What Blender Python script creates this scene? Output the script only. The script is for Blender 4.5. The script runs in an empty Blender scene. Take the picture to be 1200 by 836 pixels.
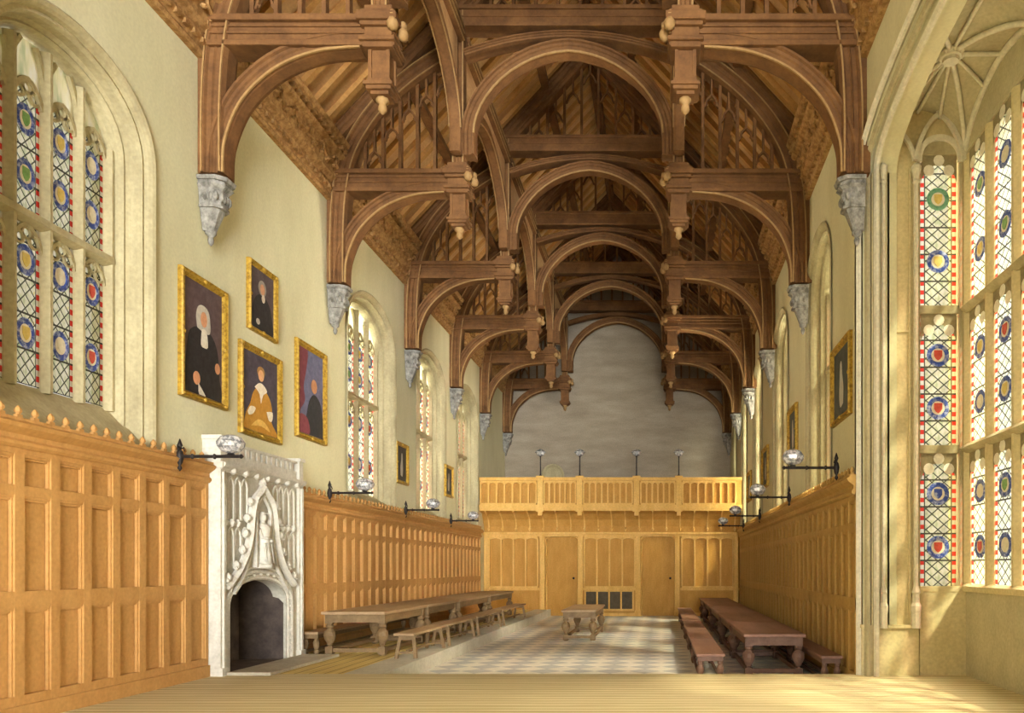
import bpy, math, random
from mathutils import Vector
random.seed(7)
scene = bpy.context.scene
COL = scene.collection

# ------------------------------------------------------------------ camera, light, exposure
EYE = 1.85                       # eye height above the hall floor
cam_d = bpy.data.cameras.new('camera')
cam = bpy.data.objects.new('camera', cam_d)
COL.objects.link(cam)
cam.location = (0, 0, EYE)
cam.rotation_euler = (math.pi / 2, 0, 0)
cam_d.sensor_width = 36
cam_d.lens = 27.0                # 900 px focal length over 1200 px
cam_d.shift_x = -175 / 1200
cam_d.shift_y = 247 / 1200
cam_d.clip_end = 200
scene.camera = cam

scene.view_settings.view_transform = 'Standard'
scene.view_settings.look = 'None'
scene.view_settings.gamma = 1.0
scene.view_settings.use_curve_mapping = False
scene.view_settings.exposure = 0.2
scene.cycles.max_bounces = 8
scene.cycles.diffuse_bounces = 5
scene.cycles.transparent_max_bounces = 12
scene.cycles.sample_clamp_indirect = 4.0

world = bpy.data.worlds.new('world')
scene.world = world
world.use_nodes = True
bg = world.node_tree.nodes['Background']
bg.inputs[0].default_value = (1.0, 0.99, 0.95, 1)
bg.inputs[1].default_value = 0.8

sun_d = bpy.data.lights.new('sun', 'SUN')
sun = bpy.data.objects.new('sun', sun_d)
COL.objects.link(sun)
sun_d.energy = 17.0
sun_d.angle = math.radians(5)
sun_d.color = (1.0, 0.96, 0.84)
sun.rotation_euler = Vector((-1, 1.0, -1.6)).to_track_quat('-Z', 'Y').to_euler()
sun.location = (12, -5, 20)

def area(name, loc, direction, sx, sy, energy, color=(1, 0.95, 0.84), spread=180):
    d = bpy.data.lights.new(name, 'AREA')
    d.shape = 'RECTANGLE'; d.size = sx; d.size_y = sy; d.energy = energy; d.color = color
    d.spread = math.radians(spread)
    o = bpy.data.objects.new(name, d); COL.objects.link(o)
    o.location = loc
    o.rotation_euler = Vector(direction).to_track_quat('-Z', 'Z').to_euler()
    return o
# added fill lamp behind the viewer, shining in at the hall's open end
area('end_fill', (6.0, -32, 3.0), (-0.17, 1, 0.06), 13, 12, 7000, color=(1, .99, .96), spread=90)
# added fill lamps outside both long walls, aimed up to brighten the roof
area('roof_fill_right', (6.5, 22, .6), (-1, 0, .95), 24, 4, 38000, color=(1, .99, .96), spread=150)
area('roof_fill_left', (-10.5, 19, .6), (1, 0, .95), 24, 4, 14000, color=(1, .99, .96), spread=150)
area('floor_fill_right', (13.5, 14, 22), (-1, .1, -1.25), 34, 7, 80000, color=(1, .99, .96), spread=140)  # added fill lamp high outside, aimed in to brighten the floor

# ------------------------------------------------------------------ measures
CX, HALF = -1.87, 4.85
XL, XR = CX - HALF, CX + HALF            # -6.72, 2.98
YB = 33.0                                # back wall
TY = [11.27, 15.57, 20.2, 24.5, 28.5, 32.62]
DAIS = 0.25
YD = 11.5                                # dais edge

# ------------------------------------------------------------------ materials
def lin(c):
    return tuple((v / 12.92 if v <= 0.04045 else ((v + 0.055) / 1.055) ** 2.4) for v in [x / 255 for x in c])
def hexc(h): return lin((int(h[0:2], 16), int(h[2:4], 16), int(h[4:6], 16)))
MATS = {}
def mat(name, c1, c2=None, scale=3.0, stretch=(1, 1, 1), rough=0.75, detail=6, bump=0.0, lo=0.3, hi=0.7, metallic=0.0, fine=0.12):
    m = bpy.data.materials.new(name); m.use_nodes = True
    nt = m.node_tree; N = nt.nodes; L = nt.links
    b = N['Principled BSDF']; b.inputs['Roughness'].default_value = rough
    b.inputs['Metallic'].default_value = metallic
    b.inputs['Specular IOR Level'].default_value = 0.25
    a1 = hexc(c1); a2 = hexc(c2 or c1)
    tc = N.new('ShaderNodeTexCoord'); mp = N.new('ShaderNodeMapping'); mp.inputs['Scale'].default_value = stretch
    no = N.new('ShaderNodeTexNoise'); no.inputs['Scale'].default_value = scale; no.inputs['Detail'].default_value = detail
    no.inputs['Roughness'].default_value = 0.65
    L.new(tc.outputs['Object'], mp.inputs[0]); L.new(mp.outputs[0], no.inputs['Vector'])
    r = N.new('ShaderNodeValToRGB'); r.color_ramp.elements[0].position = lo; r.color_ramp.elements[1].position = hi
    r.color_ramp.elements[0].color = (*a1, 1); r.color_ramp.elements[1].color = (*a2, 1)
    L.new(no.outputs['Fac'], r.inputs[0])
    f = N.new('ShaderNodeTexNoise'); f.inputs['Scale'].default_value = 22; f.inputs['Detail'].default_value = 3
    L.new(tc.outputs['Object'], f.inputs['Vector'])
    mr = N.new('ShaderNodeMapRange'); mr.inputs['From Min'].default_value = 0.25; mr.inputs['From Max'].default_value = 0.75
    mr.inputs['To Min'].default_value = 1 - fine; mr.inputs['To Max'].default_value = 1 + fine
    L.new(f.outputs['Fac'], mr.inputs['Value'])
    mx = N.new('ShaderNodeVectorMath'); mx.operation = 'SCALE'
    L.new(r.outputs[0], mx.inputs[0]); L.new(mr.outputs[0], mx.inputs['Scale'])
    L.new(mx.outputs[0], b.inputs['Base Color'])
    if bump:
        bp = N.new('ShaderNodeBump'); bp.inputs['Strength'].default_value = bump; bp.inputs['Distance'].default_value = 0.02
        L.new(no.outputs['Fac'], bp.inputs['Height']); L.new(bp.outputs[0], b.inputs['Normal'])
    MATS[name] = m
    return m

M_plaster = mat('plaster', 'CDC8A2', 'DDD9B6', scale=0.9, stretch=(1, 1, 0.35), rough=0.95, fine=0.06)
M_back = mat('back_wall_stone', '8F8473', 'A89D8B', scale=1.4, stretch=(0.5, 1, 1.8), rough=0.95, fine=0.14)
M_stone = mat('window_stone', '9A9070', 'BCB28E', scale=2.5, stretch=(1, 1, 0.4), rough=0.9)
M_stone_pale = mat('pale_stone', 'CDC7B0', 'E2DDC8', scale=5, rough=0.9)
M_corbel = mat('corbel_stone', '5E5C57', 'A19F98', scale=7, rough=0.85, lo=0.35, hi=0.65)
M_oriel = mat('oriel_stone', 'C6B78A', 'DCD0A6', scale=1.6, stretch=(1, 1, 0.4), rough=0.9)
M_vault = mat('vault_stone', 'ADA486', 'C2BA9A', scale=2, rough=0.9)
M_panel = mat('wainscot_oak', 'AC8048', 'BE9258', scale=4, stretch=(1, 1, 0.25), rough=0.7)
M_panel_r = mat('wainscot_oak_shaded', 'A48248', 'B89556', scale=4, stretch=(1, 1, 0.15), rough=0.75)  # the left panelling's oak, browned to put shade into its colour
M_gallery = mat('gallery_oak', 'D0A352', 'E4BC70', scale=4, stretch=(1, 1, 0.3), rough=0.7)
M_gpanel = mat('gallery_shade_and_door_oak', 'B0823A', 'C6984E', scale=4, stretch=(1, 1, 0.3), rough=0.75)  # darker gallery oak: recess shade put into the colour; door leaves share it
M_roof = mat('roof_oak', '64452A', '7F5A36', scale=3, stretch=(1, 1, 1), rough=0.8, lo=0.35, hi=0.65)
M_roof_edge = mat('roof_highlight_and_boss', '907046', 'A8885A', scale=5, rough=0.7)  # highlight lines on the timber edges painted as paler oak; bosses share it
M_rafter = mat('rafter_oak', 'A87C46', 'C69A5C', scale=2.5, rough=0.8)
M_board = mat('roof_board', 'B48C60', 'CCA878', scale=2, rough=0.85)
M_cornice = mat('cornice_oak', '8C683E', 'B48E5C', scale=9, rough=0.75, lo=0.4, hi=0.6)
M_fire_shaded = mat('fireplace_stone_shaded', 'A9A596', 'BDB9AC', scale=6, rough=0.9)  # fireplace stone darkened, recess shade put into the colour
M_head = mat('shadowed_head_stone', '83785C', '9C9070', scale=6, rough=0.9)  # shadowed stone of the window heads, its shade put into the colour
M_kerb = mat('kerb_stone', 'B9B6A4', 'CCCABA', scale=3, rough=0.8)
M_fire = mat('fireplace_stone', 'BFBBAE', 'D4D1C6', scale=6, rough=0.9)
M_soot = mat('soot', '3A3330', '574C46', scale=4, rough=0.95)
M_hearth = mat('hearth_stone', '9C9482', 'B5AD98', scale=3, rough=0.9)
M_iron = mat('black_iron', '1F1C1C', '35302E', scale=8, rough=0.5, metallic=0.3)
M_silver = mat('silvered_glass', '83878C', 'F0F2F4', scale=14, rough=0.2, metallic=0.4, lo=0.42, hi=0.58)
M_gold = mat('gilt_frame', '7E5E1C', 'B8963A', scale=16, rough=0.4, metallic=0.15, lo=0.35, hi=0.6)
M_table = mat('table_oak', '6A553A', '8A7250', scale=5, stretch=(1, 0.2, 1), rough=0.6)
M_table_top = mat('table_top', '94795A', 'AD9270', scale=3, stretch=(1, 0.2, 1), rough=0.6)
M_rtable = mat('right_table_wood', '5E4538', '7C5F50', scale=5, stretch=(1, 0.2, 1), rough=0.6)
M_rtable_top = mat('right_table_top', '7A5A4C', '967264', scale=3, stretch=(1, 0.2, 1), rough=0.6)
M_dark = mat('dark_opening', '4A4233', '5E5544', scale=6, rough=0.9)

def floor_boards(name, c1, c2, line, axis, pitch):
    m = bpy.data.materials.new(name); m.use_nodes = True
    nt = m.node_tree; N = nt.nodes; L = nt.links
    b = N['Principled BSDF']; b.inputs['Roughness'].default_value = 0.7; b.inputs['Specular IOR Level'].default_value = 0.2
    tc = N.new('ShaderNodeTexCoord'); sp = N.new('ShaderNodeSeparateXYZ'); L.new(tc.outputs['Object'], sp.inputs[0])
    md = N.new('ShaderNodeMath'); md.operation = 'PINGPONG'; md.inputs[1].default_value = pitch / 2
    L.new(sp.outputs[axis], md.inputs[0])
    mp = N.new('ShaderNodeMapping'); mp.inputs['Scale'].default_value = (0.35, 6, 1) if axis == 1 else (6, 0.35, 1)
    no = N.new('ShaderNodeTexNoise'); no.inputs['Scale'].default_value = 2.4; no.inputs['Detail'].default_value = 8
    L.new(tc.outputs['Object'], mp.inputs[0]); L.new(mp.outputs[0], no.inputs['Vector'])
    r = N.new('ShaderNodeValToRGB'); r.color_ramp.elements[0].position = 0.35; r.color_ramp.elements[1].position = 0.65
    r.color_ramp.elements[0].color = (*hexc(c1), 1); r.color_ramp.elements[1].color = (*hexc(c2), 1)
    L.new(no.outputs['Fac'], r.inputs[0])
    lt = N.new('ShaderNodeMath'); lt.operation = 'LESS_THAN'; lt.inputs[1].default_value = 0.011
    L.new(md.outputs[0], lt.inputs[0])
    mx = N.new('ShaderNodeMix'); mx.data_type = 'RGBA'
    L.new(lt.outputs[0], mx.inputs['Factor']); L.new(r.outputs[0], mx.inputs[6]); mx.inputs[7].default_value = (*hexc(line), 1)
    L.new(mx.outputs[2], b.inputs['Base Color'])
    return m
M_dais = floor_boards('dais_boards', 'C6B98E', 'DACEA6', '857650', 1, 0.17)
M_side = floor_boards('side_boards', 'CDB56C', 'DEC884', '8A7642', 0, 0.22)

def tiles(name):
    m = bpy.data.materials.new(name); m.use_nodes = True
    nt = m.node_tree; N = nt.nodes; L = nt.links
    b = N['Principled BSDF']; b.inputs['Roughness'].default_value = 0.5; b.inputs['Specular IOR Level'].default_value = 0.25
    tc = N.new('ShaderNodeTexCoord'); mp = N.new('ShaderNodeMapping')
    mp.inputs['Rotation'].default_value = (0, 0, math.radians(45))
    L.new(tc.outputs['Object'], mp.inputs[0])
    ck = N.new('ShaderNodeTexChecker'); ck.inputs['Scale'].default_value = 1 / 0.42
    L.new(mp.outputs[0], ck.inputs['Vector'])
    ck.inputs['Color1'].default_value = (*hexc('F2F1E6'), 1); ck.inputs['Color2'].default_value = (*hexc('C6CBCC'), 1)
    m2 = N.new('ShaderNodeMapping'); m2.inputs['Scale'].default_value = (0.8, 5, 1)
    L.new(tc.outputs['Object'], m2.inputs[0])
    no = N.new('ShaderNodeTexNoise'); no.inputs['Scale'].default_value = 2.2; no.inputs['Detail'].default_value = 6
    L.new(m2.outputs[0], no.inputs['Vector'])
    mr = N.new('ShaderNodeMapRange'); mr.inputs['From Min'].default_value = 0.3; mr.inputs['From Max'].default_value = 0.7
    mr.inputs['To Min'].default_value = 0.78; mr.inputs['To Max'].default_value = 1.1
    L.new(no.outputs['Fac'], mr.inputs['Value'])
    vm = N.new('ShaderNodeVectorMath'); vm.operation = 'SCALE'
    L.new(ck.outputs['Color'], vm.inputs[0]); L.new(mr.outputs[0], vm.inputs['Scale']); L.new(vm.outputs[0], b.inputs['Base Color'])
    return m
M_tile = tiles('marble_tiles')

def leaded(name, lattice=True, border=True, base='D4CFB2', trans=0.55):
    """pale leaded glass: u runs 0..1 over the light, v in metres from the sill of its tier"""
    m = bpy.data.materials.new(name); m.use_nodes = True
    nt = m.node_tree; N = nt.nodes; L = nt.links
    for n in list(N):
        if n.type != 'OUTPUT_MATERIAL': N.remove(n)
    out = [n for n in N if n.type == 'OUTPUT_MATERIAL'][0]
    uv = N.new('ShaderNodeUVMap'); uv.uv_map = 'UVMap'
    sp = N.new('ShaderNodeSeparateXYZ'); L.new(uv.outputs[0], sp.inputs[0])
    def math_(op, a, b_=None, c=None):
        n = N.new('ShaderNodeMath'); n.operation = op
        for i, v in enumerate((a, b_, c)):
            if v is None: continue
            if isinstance(v, (int, float)): n.inputs[i].default_value = v
            else: L.new(v, n.inputs[i])
        return n.outputs[0]
    U, V = sp.outputs[0], sp.outputs[1]
    no = N.new('ShaderNodeTexNoise'); no.inputs['Scale'].default_value = 9; no.inputs['Detail'].default_value = 3
    L.new(uv.outputs[0], no.inputs['Vector'])
    r = N.new('ShaderNodeValToRGB')
    e = r.color_ramp.elements
    e[0].position = 0.36; e[0].color = (*hexc('B4BC98'), 1); e[1].position = 0.5; e[1].color = (*hexc(base), 1)
    n3 = e.new(0.62); n3.color = (*hexc('DEDACC'), 1); n4 = e.new(0.68); n4.color = (*hexc('D9CC88'), 1)
    L.new(no.outputs['Fac'], r.inputs[0])
    col = r.outputs[0]
    def mixc(fac, c_in, rgb):
        x = N.new('ShaderNodeMix'); x.data_type = 'RGBA'
        L.new(fac, x.inputs['Factor']); L.new(c_in, x.inputs[6]); x.inputs[7].default_value = (*hexc(rgb), 1)
        return x.outputs[2]
    if lattice:
        # diagonals: u*W +- v ; W given by light width stored in UV.u as fraction, lattice count 3 over the width
        u3 = math_('MULTIPLY', U, 3.0); v3 = math_('MULTIPLY', V, 6.4)
        a = math_('PINGPONG', math_('ADD', u3, v3), 0.5); b_ = math_('PINGPONG', math_('SUBTRACT', math_('ADD', u3, 40), v3), 0.5)
        l = math_('MAXIMUM', math_('LESS_THAN', a, 0.075), math_('LESS_THAN', b_, 0.075))
        col = mixc(l, col, '55554A')
    if border:
        edge = math_('GREATER_THAN', math_('ABSOLUTE', math_('SUBTRACT', U, 0.5)), 0.37)
        chk = math_('GREATER_THAN', math_('FRACT', math_('MULTIPLY', V, 7.5)), 0.5)
        col = mixc(edge, col, 'DDD6C6')
        col = mixc(math_('MULTIPLY', edge, chk), col, 'CC4238')
        ln = math_('LESS_THAN', math_('ABSOLUTE', math_('SUBTRACT', math_('ABSOLUTE', math_('SUBTRACT', U, 0.5)), 0.37)), 0.018)
        col = mixc(ln, col, '5A564C')
    bars = math_('LESS_THAN', math_('PINGPONG', math_('ADD', V, 0.0), 0.2), 0.012)
    col = mixc(bars, col, '4A463C')
    tr = N.new('ShaderNodeBsdfTransparent'); df = N.new('ShaderNodeBsdfDiffuse'); tl = N.new('ShaderNodeBsdfTranslucent')
    for s in (tr, df, tl): L.new(col, s.inputs[0])
    m1 = N.new('ShaderNodeMixShader'); m1.inputs[0].default_value = 0.2; L.new(df.outputs[0], m1.inputs[1]); L.new(tl.outputs[0], m1.inputs[2])
    m2 = N.new('ShaderNodeMixShader'); m2.inputs[0].default_value = trans; L.new(m1.outputs[0], m2.inputs[1]); L.new(tr.outputs[0], m2.inputs[2])
    L.new(m2.outputs[0], out.inputs[0])
    return m
M_glass = leaded('leaded_glass')
M_glass_head = leaded('plain_glass', lattice=False, border=False, base='DCD6B2', trans=0.2)
M_rblue = mat('roundel_blue', '3A52A8', 'A8B4DC', scale=17, rough=0.5, lo=0.48, hi=0.62)
M_rgreen = mat('roundel_green', '4E9478', '8DBBA0', scale=14, rough=0.5)
M_rred = mat('shield_red', 'C6483E', 'D8685A', scale=14, rough=0.5)
M_rwhite = mat('shield_cream', 'E6E0CC', 'F2EEDF', scale=14, rough=0.5)
M_ryel = mat('shield_yellow', 'D9C060', 'E6D58A', scale=14, rough=0.5)
M_rgrn2 = mat('shield_green', '6E9E5A', '8CB878', scale=14, rough=0.5)

# ------------------------------------------------------------------ mesh builder
class MB:
    def __init__(self): self.v = []; self.f = []; self.uv = {}; self.mi = {}
    def quad(self, a, b, c, d, uvs=None):
        n = len(self.v); self.v += [tuple(a), tuple(b), tuple(c), tuple(d)]
        self.f.append((n, n + 1, n + 2, n + 3))
        if uvs: self.uv[len(self.f) - 1] = uvs
        return self
    def poly(self, pts):
        n = len(self.v); self.v += [tuple(p) for p in pts]; self.f.append(tuple(range(n, n + len(pts)))); return self
    def box(self, x0, x1, y0, y1, z0, z1):
        n = len(self.v)
        x0, x1 = min(x0, x1), max(x0, x1); y0, y1 = min(y0, y1), max(y0, y1); z0, z1 = min(z0, z1), max(z0, z1)
        self.v += [(x0, y0, z0), (x1, y0, z0), (x1, y1, z0), (x0, y1, z0), (x0, y0, z1), (x1, y0, z1), (x1, y1, z1), (x0, y1, z1)]
        for q in ((0, 3, 2, 1), (4, 5, 6, 7), (0, 1, 5, 4), (1, 2, 6, 5), (2, 3, 7, 6), (3, 0, 4, 7)):
            self.f.append(tuple(n + i for i in q))
        return self
    def prism(self, pts, off):
        """closed planar outline pts (3d) pushed by vector off"""
        n = len(self.v); k = len(pts); off = Vector(off)
        self.v += [tuple(p) for p in pts] + [tuple(Vector(p) + off) for p in pts]
        self.f.append(tuple(range(n, n + k))); self.f.append(tuple(reversed(range(n + k, n + 2 * k))))
        for i in range(k):
            j = (i + 1) % k
            self.f.append((n + i, n + k + i, n + k + j, n + j))
        return self
    def sweep(self, path, normal, profile, closed_ends=True):
        """profile [(a,b)]: a along side (normal x tangent), b along normal"""
        P = [Vector(p) for p in path]; Nn = Vector(normal).normalized(); n0 = len(self.v); k = len(profile)
        for i, p in enumerate(P):
            if i == 0: t = (P[1] - P[0]).normalized(); s = 1
            elif i == len(P) - 1: t = (P[-1] - P[-2]).normalized(); s = 1
            else:
                t1 = (P[i] - P[i - 1]).normalized(); t2 = (P[i + 1] - P[i]).normalized()
                t = (t1 + t2).normalized(); s = min(1.6, 1 / max(0.3, t.dot(t1)))
            side = Nn.cross(t).normalized()
            for a, b in profile: self.v.append(tuple(p + side * a * s + Nn * b))
        for i in range(len(P) - 1):
            for j in range(k):
                j2 = (j + 1) % k
                self.f.append((n0 + i * k + j, n0 + i * k + j2, n0 + (i + 1) * k + j2, n0 + (i + 1) * k + j))
        if closed_ends:
            self.f.append(tuple(reversed([n0 + j for j in range(k)])))
            self.f.append(tuple(n0 + (len(P) - 1) * k + j for j in range(k)))
        return self
    def lathe(self, prof, c=(0, 0, 0), seg=12, axis='z', ang=None):
        """prof [(r,h)] about the axis through c"""
        n0 = len(self.v); cx, cy, cz = c; k = seg
        for r, h in prof:
            for i in range(seg):
                a = 2 * math.pi * (i + 0.5) / seg
                u, w = r * math.cos(a), r * math.sin(a)
                if axis == 'z': self.v.append((cx + u, cy + w, cz + h))
                elif axis == 'x': self.v.append((cx + h, cy + u, cz + w))
                else: self.v.append((cx + u, cy + h, cz + w))
        for i in range(len(prof) - 1):
            for j in range(k):
                j2 = (j + 1) % k
                self.f.append((n0 + i * k + j, n0 + i * k + j2, n0 + (i + 1) * k + j2, n0 + (i + 1) * k + j))
        self.f.append(tuple(reversed([n0 + j for j in range(k)])))
        self.f.append(tuple(n0 + (len(prof) - 1) * k + j for j in range(k)))
        return self
    def tube(self, path, r, seg=8):
        P = [Vector(p) for p in path]; n0 = len(self.v)
        for i, p in enumerate(P):
            t = (P[min(i + 1, len(P) - 1)] - P[max(i - 1, 0)]).normalized()
            ref = Vector((0, 0, 1)) if abs(t.z) < 0.9 else Vector((1, 0, 0))
            a = t.cross(ref).normalized(); b = t.cross(a)
            rr = r[i] if isinstance(r, (list, tuple)) else r
            for j in range(seg):
                q = 2 * math.pi * j / seg
                self.v.append(tuple(p + a * rr * math.cos(q) + b * rr * math.sin(q)))
        for i in range(len(P) - 1):
            for j in range(seg):
                j2 = (j + 1) % seg
                self.f.append((n0 + i * seg + j, n0 + i * seg + j2, n0 + (i + 1) * seg + j2, n0 + (i + 1) * seg + j))
        self.f.append(tuple(reversed([n0 + j for j in range(seg)])))
        self.f.append(tuple(n0 + (len(P) - 1) * seg + j for j in range(seg)))
        return self
    def build(self, name, material, parent=None, smooth=False, bevel=0):
        me = bpy.data.meshes.new(name); me.from_pydata(self.v, [], self.f)
        if self.uv:
            uvl = me.uv_layers.new(name='UVMap')
            for p in me.polygons:
                if p.index in self.uv:
                    for li, c in zip(p.loop_indices, self.uv[p.index]): uvl.data[li].uv = c
        import bmesh
        bm = bmesh.new(); bm.from_mesh(me)
        bmesh.ops.remove_doubles(bm, verts=bm.verts, dist=1e-5)
        bmesh.ops.recalc_face_normals(bm, faces=bm.faces)
        bm.to_mesh(me); bm.free()
        me.materials.append(material)
        if smooth: me.shade_smooth()
        o = bpy.data.objects.new(name, me); COL.objects.link(o)
        if parent: o.parent = parent
        if bevel:
            md = o.modifiers.new('bevel', 'BEVEL'); md.width = bevel; md.segments = 2; md.limit_method = 'ANGLE'
        return o

def tag(o, label=None, cat=None, group=None, kind=None):
    if label: o['label'] = label
    if cat: o['category'] = cat
    if group: o['group'] = group
    if kind: o['kind'] = kind
    return o
def empty(name, loc=(0, 0, 0), label=None, cat=None, group=None, kind=None):
    o = bpy.data.objects.new(name, None); COL.objects.link(o); o.location = loc
    o.empty_display_size = 0.2
    return tag(o, label, cat, group, kind)
def children(o): return [c for c in bpy.data.objects if c.parent == o]
def copy_tree(o, parent=None):
    c = o.copy(); COL.objects.link(c); c.parent = parent
    for ch in children(o): copy_tree(ch, c)
    return c

def Z(r): return r + EYE          # height measured from the eye line
def arch_pts(w, zs, h, n=12, p=2.4, q=0.45):
    """outline of a four-centred head: (s, z) from -w to w"""
    out = []
    for i in range(-n, n + 1):
        t = math.sin(math.pi / 2 * i / n)
        a = abs(t)
        out.append((t * w, zs + h * (max(0, 1 - a ** p) ** q) * (1 - 0.05 * a)))
    return out
def catmull(pts, n=5):
    P = [Vector(p) for p in pts]; out = []
    for i in range(len(P) - 1):
        p0 = P[max(i - 1, 0)]; p1 = P[i]; p2 = P[i + 1]; p3 = P[min(i + 2, len(P) - 1)]
        for k in range(n):
            t = k / n
            out.append(0.5 * ((2 * p1) + (-p0 + p2) * t + (2 * p0 - 5 * p1 + 4 * p2 - p3) * t * t + (-p0 + 3 * p1 - 3 * p2 + p3) * t ** 3))
    out.append(P[-1]); return out
def mould(w, T):
    """hollow-chamfered timber section, w in the plane, T through it"""
    half = [(-.5, .28), (-.43, .5), (-.3, .5), (-.24, .38), (-.06, .38), (0, .46), (.06, .38), (.24, .38), (.3, .5), (.43, .5), (.5, .28)]
    return [(a * w, b * T) for a, b in half] + [(a * w, -b * T) for a, b in reversed(half)]
def rect(w, T): return [(-w / 2, -T / 2), (w / 2, -T / 2), (w / 2, T / 2), (-w / 2, T / 2)]
ORD = ['nearest', 'second', 'third', 'fourth', 'fifth', 'farthest']

# ------------------------------------------------------------------ setting: floors
Y0 = -2.0
o = MB().box(-7.4, 5.2, YD, YB + .4, -0.2, 0).build('floor', M_tile); tag(o, kind='structure')
fl = o
o = MB().box(-7.4, 5.2, Y0, YD, 0.0, DAIS).build('floor_dais', M_dais); tag(o, 'boarded dais floor across the foreground', kind='structure')
o = MB().box(XL, -4.78, YD, 29.2, 0.001, DAIS).build('floor_side_platform', M_side); tag(o, 'boarded floor strip along the left wall', kind='structure')
o = MB().box(-4.78, -4.2, YD, 29.2, 0.001, DAIS - .003).build('floor_side_kerb', M_kerb); tag(o, kind='structure')

# ------------------------------------------------------------------ windows
# opening list: centre y, half width, z sill, z spring, rise
LWIN = [(8.87, 1.2, Z(1.55), Z(5.2), 0.95), (17.85, 1.42, Z(1.45), Z(5.15), 1.05), (22.4, 1.38, Z(1.45), Z(5.15), 1.05), (26.6, 1.38, Z(1.45), Z(5.15), 1.05)]
RWIN = [(14.5, 1.05, Z(1.45), Z(5.3), 1.0), (19.1, 1.1, Z(1.45), Z(5.3), 1.0), (23.6, 1.0, Z(1.45), Z(5.3), 1.0), (27.5, .85, Z(1.45), Z(5.3), 1.0), (31.2, .8, Z(1.45), Z(5.3), 1.0)]
EAVE = Z(8.75)

def side_wall(name, x, outx, y0, y1, wins, material, ztop=EAVE):
    """wall in plane x, thick to outx, with arched openings"""
    b = MB(); segs = []
    cur = y0
    def slab(ya, yb, za, zb_):
        b.box(x, outx, ya, yb, za, zb_)
    for (cy, w, zb_, zs, h) in wins:
        if cy - w > cur: slab(cur, cy - w, 0, ztop)
        slab(cy - w, cy + w, 0, zb_)
        P = arch_pts(w, zs, h)
        for (s0, z0), (s1, z1) in zip(P[:-1], P[1:]):
            ya, yb = cy + s0, cy + s1
            b.quad((x, ya, z0), (x, yb, z1), (x, yb, ztop), (x, ya, ztop))
            b.quad((outx, ya, z0), (outx, yb, z1), (outx, yb, ztop), (outx, ya, ztop))
            b.quad((x, ya, z0), (x, yb, z1), (outx, yb, z1), (outx, ya, z0))
        b.quad((x, cy - w, ztop), (x, cy + w, ztop), (outx, cy + w, ztop), (outx, cy - w, ztop))
        cur = cy + w
    slab(cur, y1, 0, ztop)
    o = b.build(name, material); tag(o, kind='structure'); return o

side_wall('wall_left', XL, XL - .75, Y0, YB + .2, LWIN[:1] + [(12.44, .97, .2, Z(-.4), .45)] + LWIN[1:], M_plaster)

def glass_light(b, x, ya, yb, z0, z1, axis='y', head=None):
    """one pane rectangle (or arched) with uv: u 0..1, v metres"""
    def pt(s, z): return (x, s, z) if axis == 'y' else (s, x, z)
    b.quad(pt(ya, z0), pt(yb, z0), pt(yb, z1), pt(ya, z1), [(0, 0), (1, 0), (1, z1 - z0), (0, z1 - z0)])

def plane_pt(axis, x):
    return (lambda s, z, off=0: (x + off, s, z)) if axis == 'y' else (lambda s, z, off=0: (s, x + off, z))

def trefoil_bars(b, pt, nrm, c, w, zbase, r=0.022, inn=0.0):
    """an arched light head with cusped lobes between c-w and c+w"""
    P = [pt(c + s, z, inn) for s, z in arch_pts(w, zbase, w * 1.25, n=6, p=1.7, q=0.7)]
    b.sweep(P, nrm, rect(r * 2, r * 2.4))
    for dx, dz, rr in ((-w * .52, w * .42, w * .33), (w * .52, w * .42, w * .33), (0, w * .8, w * .3)):
        Q = [pt(c + dx + rr * math.cos(a), zbase + dz + rr * math.sin(a), inn) for a in [2 * math.pi * k / 10 for k in range(11)]]
        b.sweep(Q, nrm, rect(r * 1.1, r * 1.6))

SH = [M_rred, M_rwhite, M_ryel, M_rgrn2]
def roundel_mesh(axis, sgn, rx, rz, ring, shield_mat):
    """a stained glass roundel: ring with a shield, facing the room"""
    pass

def roundel(parent, pt, nrm, c, z, rx, rz, ring, shield, sgn):
    b = MB(); n = 20
    for i in range(n):
        a0, a1 = 2 * math.pi * i / n, 2 * math.pi * (i + 1) / n
        q = [pt(c + f * rx * math.cos(a), z + f * rz * math.sin(a), off) for f, a, off in ((1, a0, sgn * .004), (1, a1, sgn * .004), (.72, a1, sgn * .012), (.72, a0, sgn * .012))]
        b.quad(*q)
        q = [pt(c + f * rx * math.cos(a), z + f * rz * math.sin(a), off) for f, a, off in ((.72, a0, sgn * .012), (.72, a1, sgn * .012), (.6, a1, sgn * .005), (.6, a0, sgn * .005))]
        b.quad(*q)
    r_ = b.build('roundel', ring, parent)
    s = MB(); n = 20
    s.poly([pt(c + .62 * rx * math.cos(2 * math.pi * i / n), z + .62 * rz * math.sin(2 * math.pi * i / n), sgn * .005) for i in range(n)])
    s.build('roundel_ground', M_rwhite, r_)
    s = MB(); w_, h_ = rx * .36, rz * .42
    out = [(-w_, h_), (w_, h_), (w_, -h_ * .2), (w_ * .55, -h_ * .8), (0, -h_ * 1.1), (-w_ * .55, -h_ * .8), (-w_, -h_ * .2)]
    s.prism([pt(c + a, z + d_, sgn * .008) for a, d_ in out], Vector(pt(0, 0, sgn * .006)) - Vector(pt(0, 0, 0)))
    s.build('shield', shield, r_)
    return r_

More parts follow.
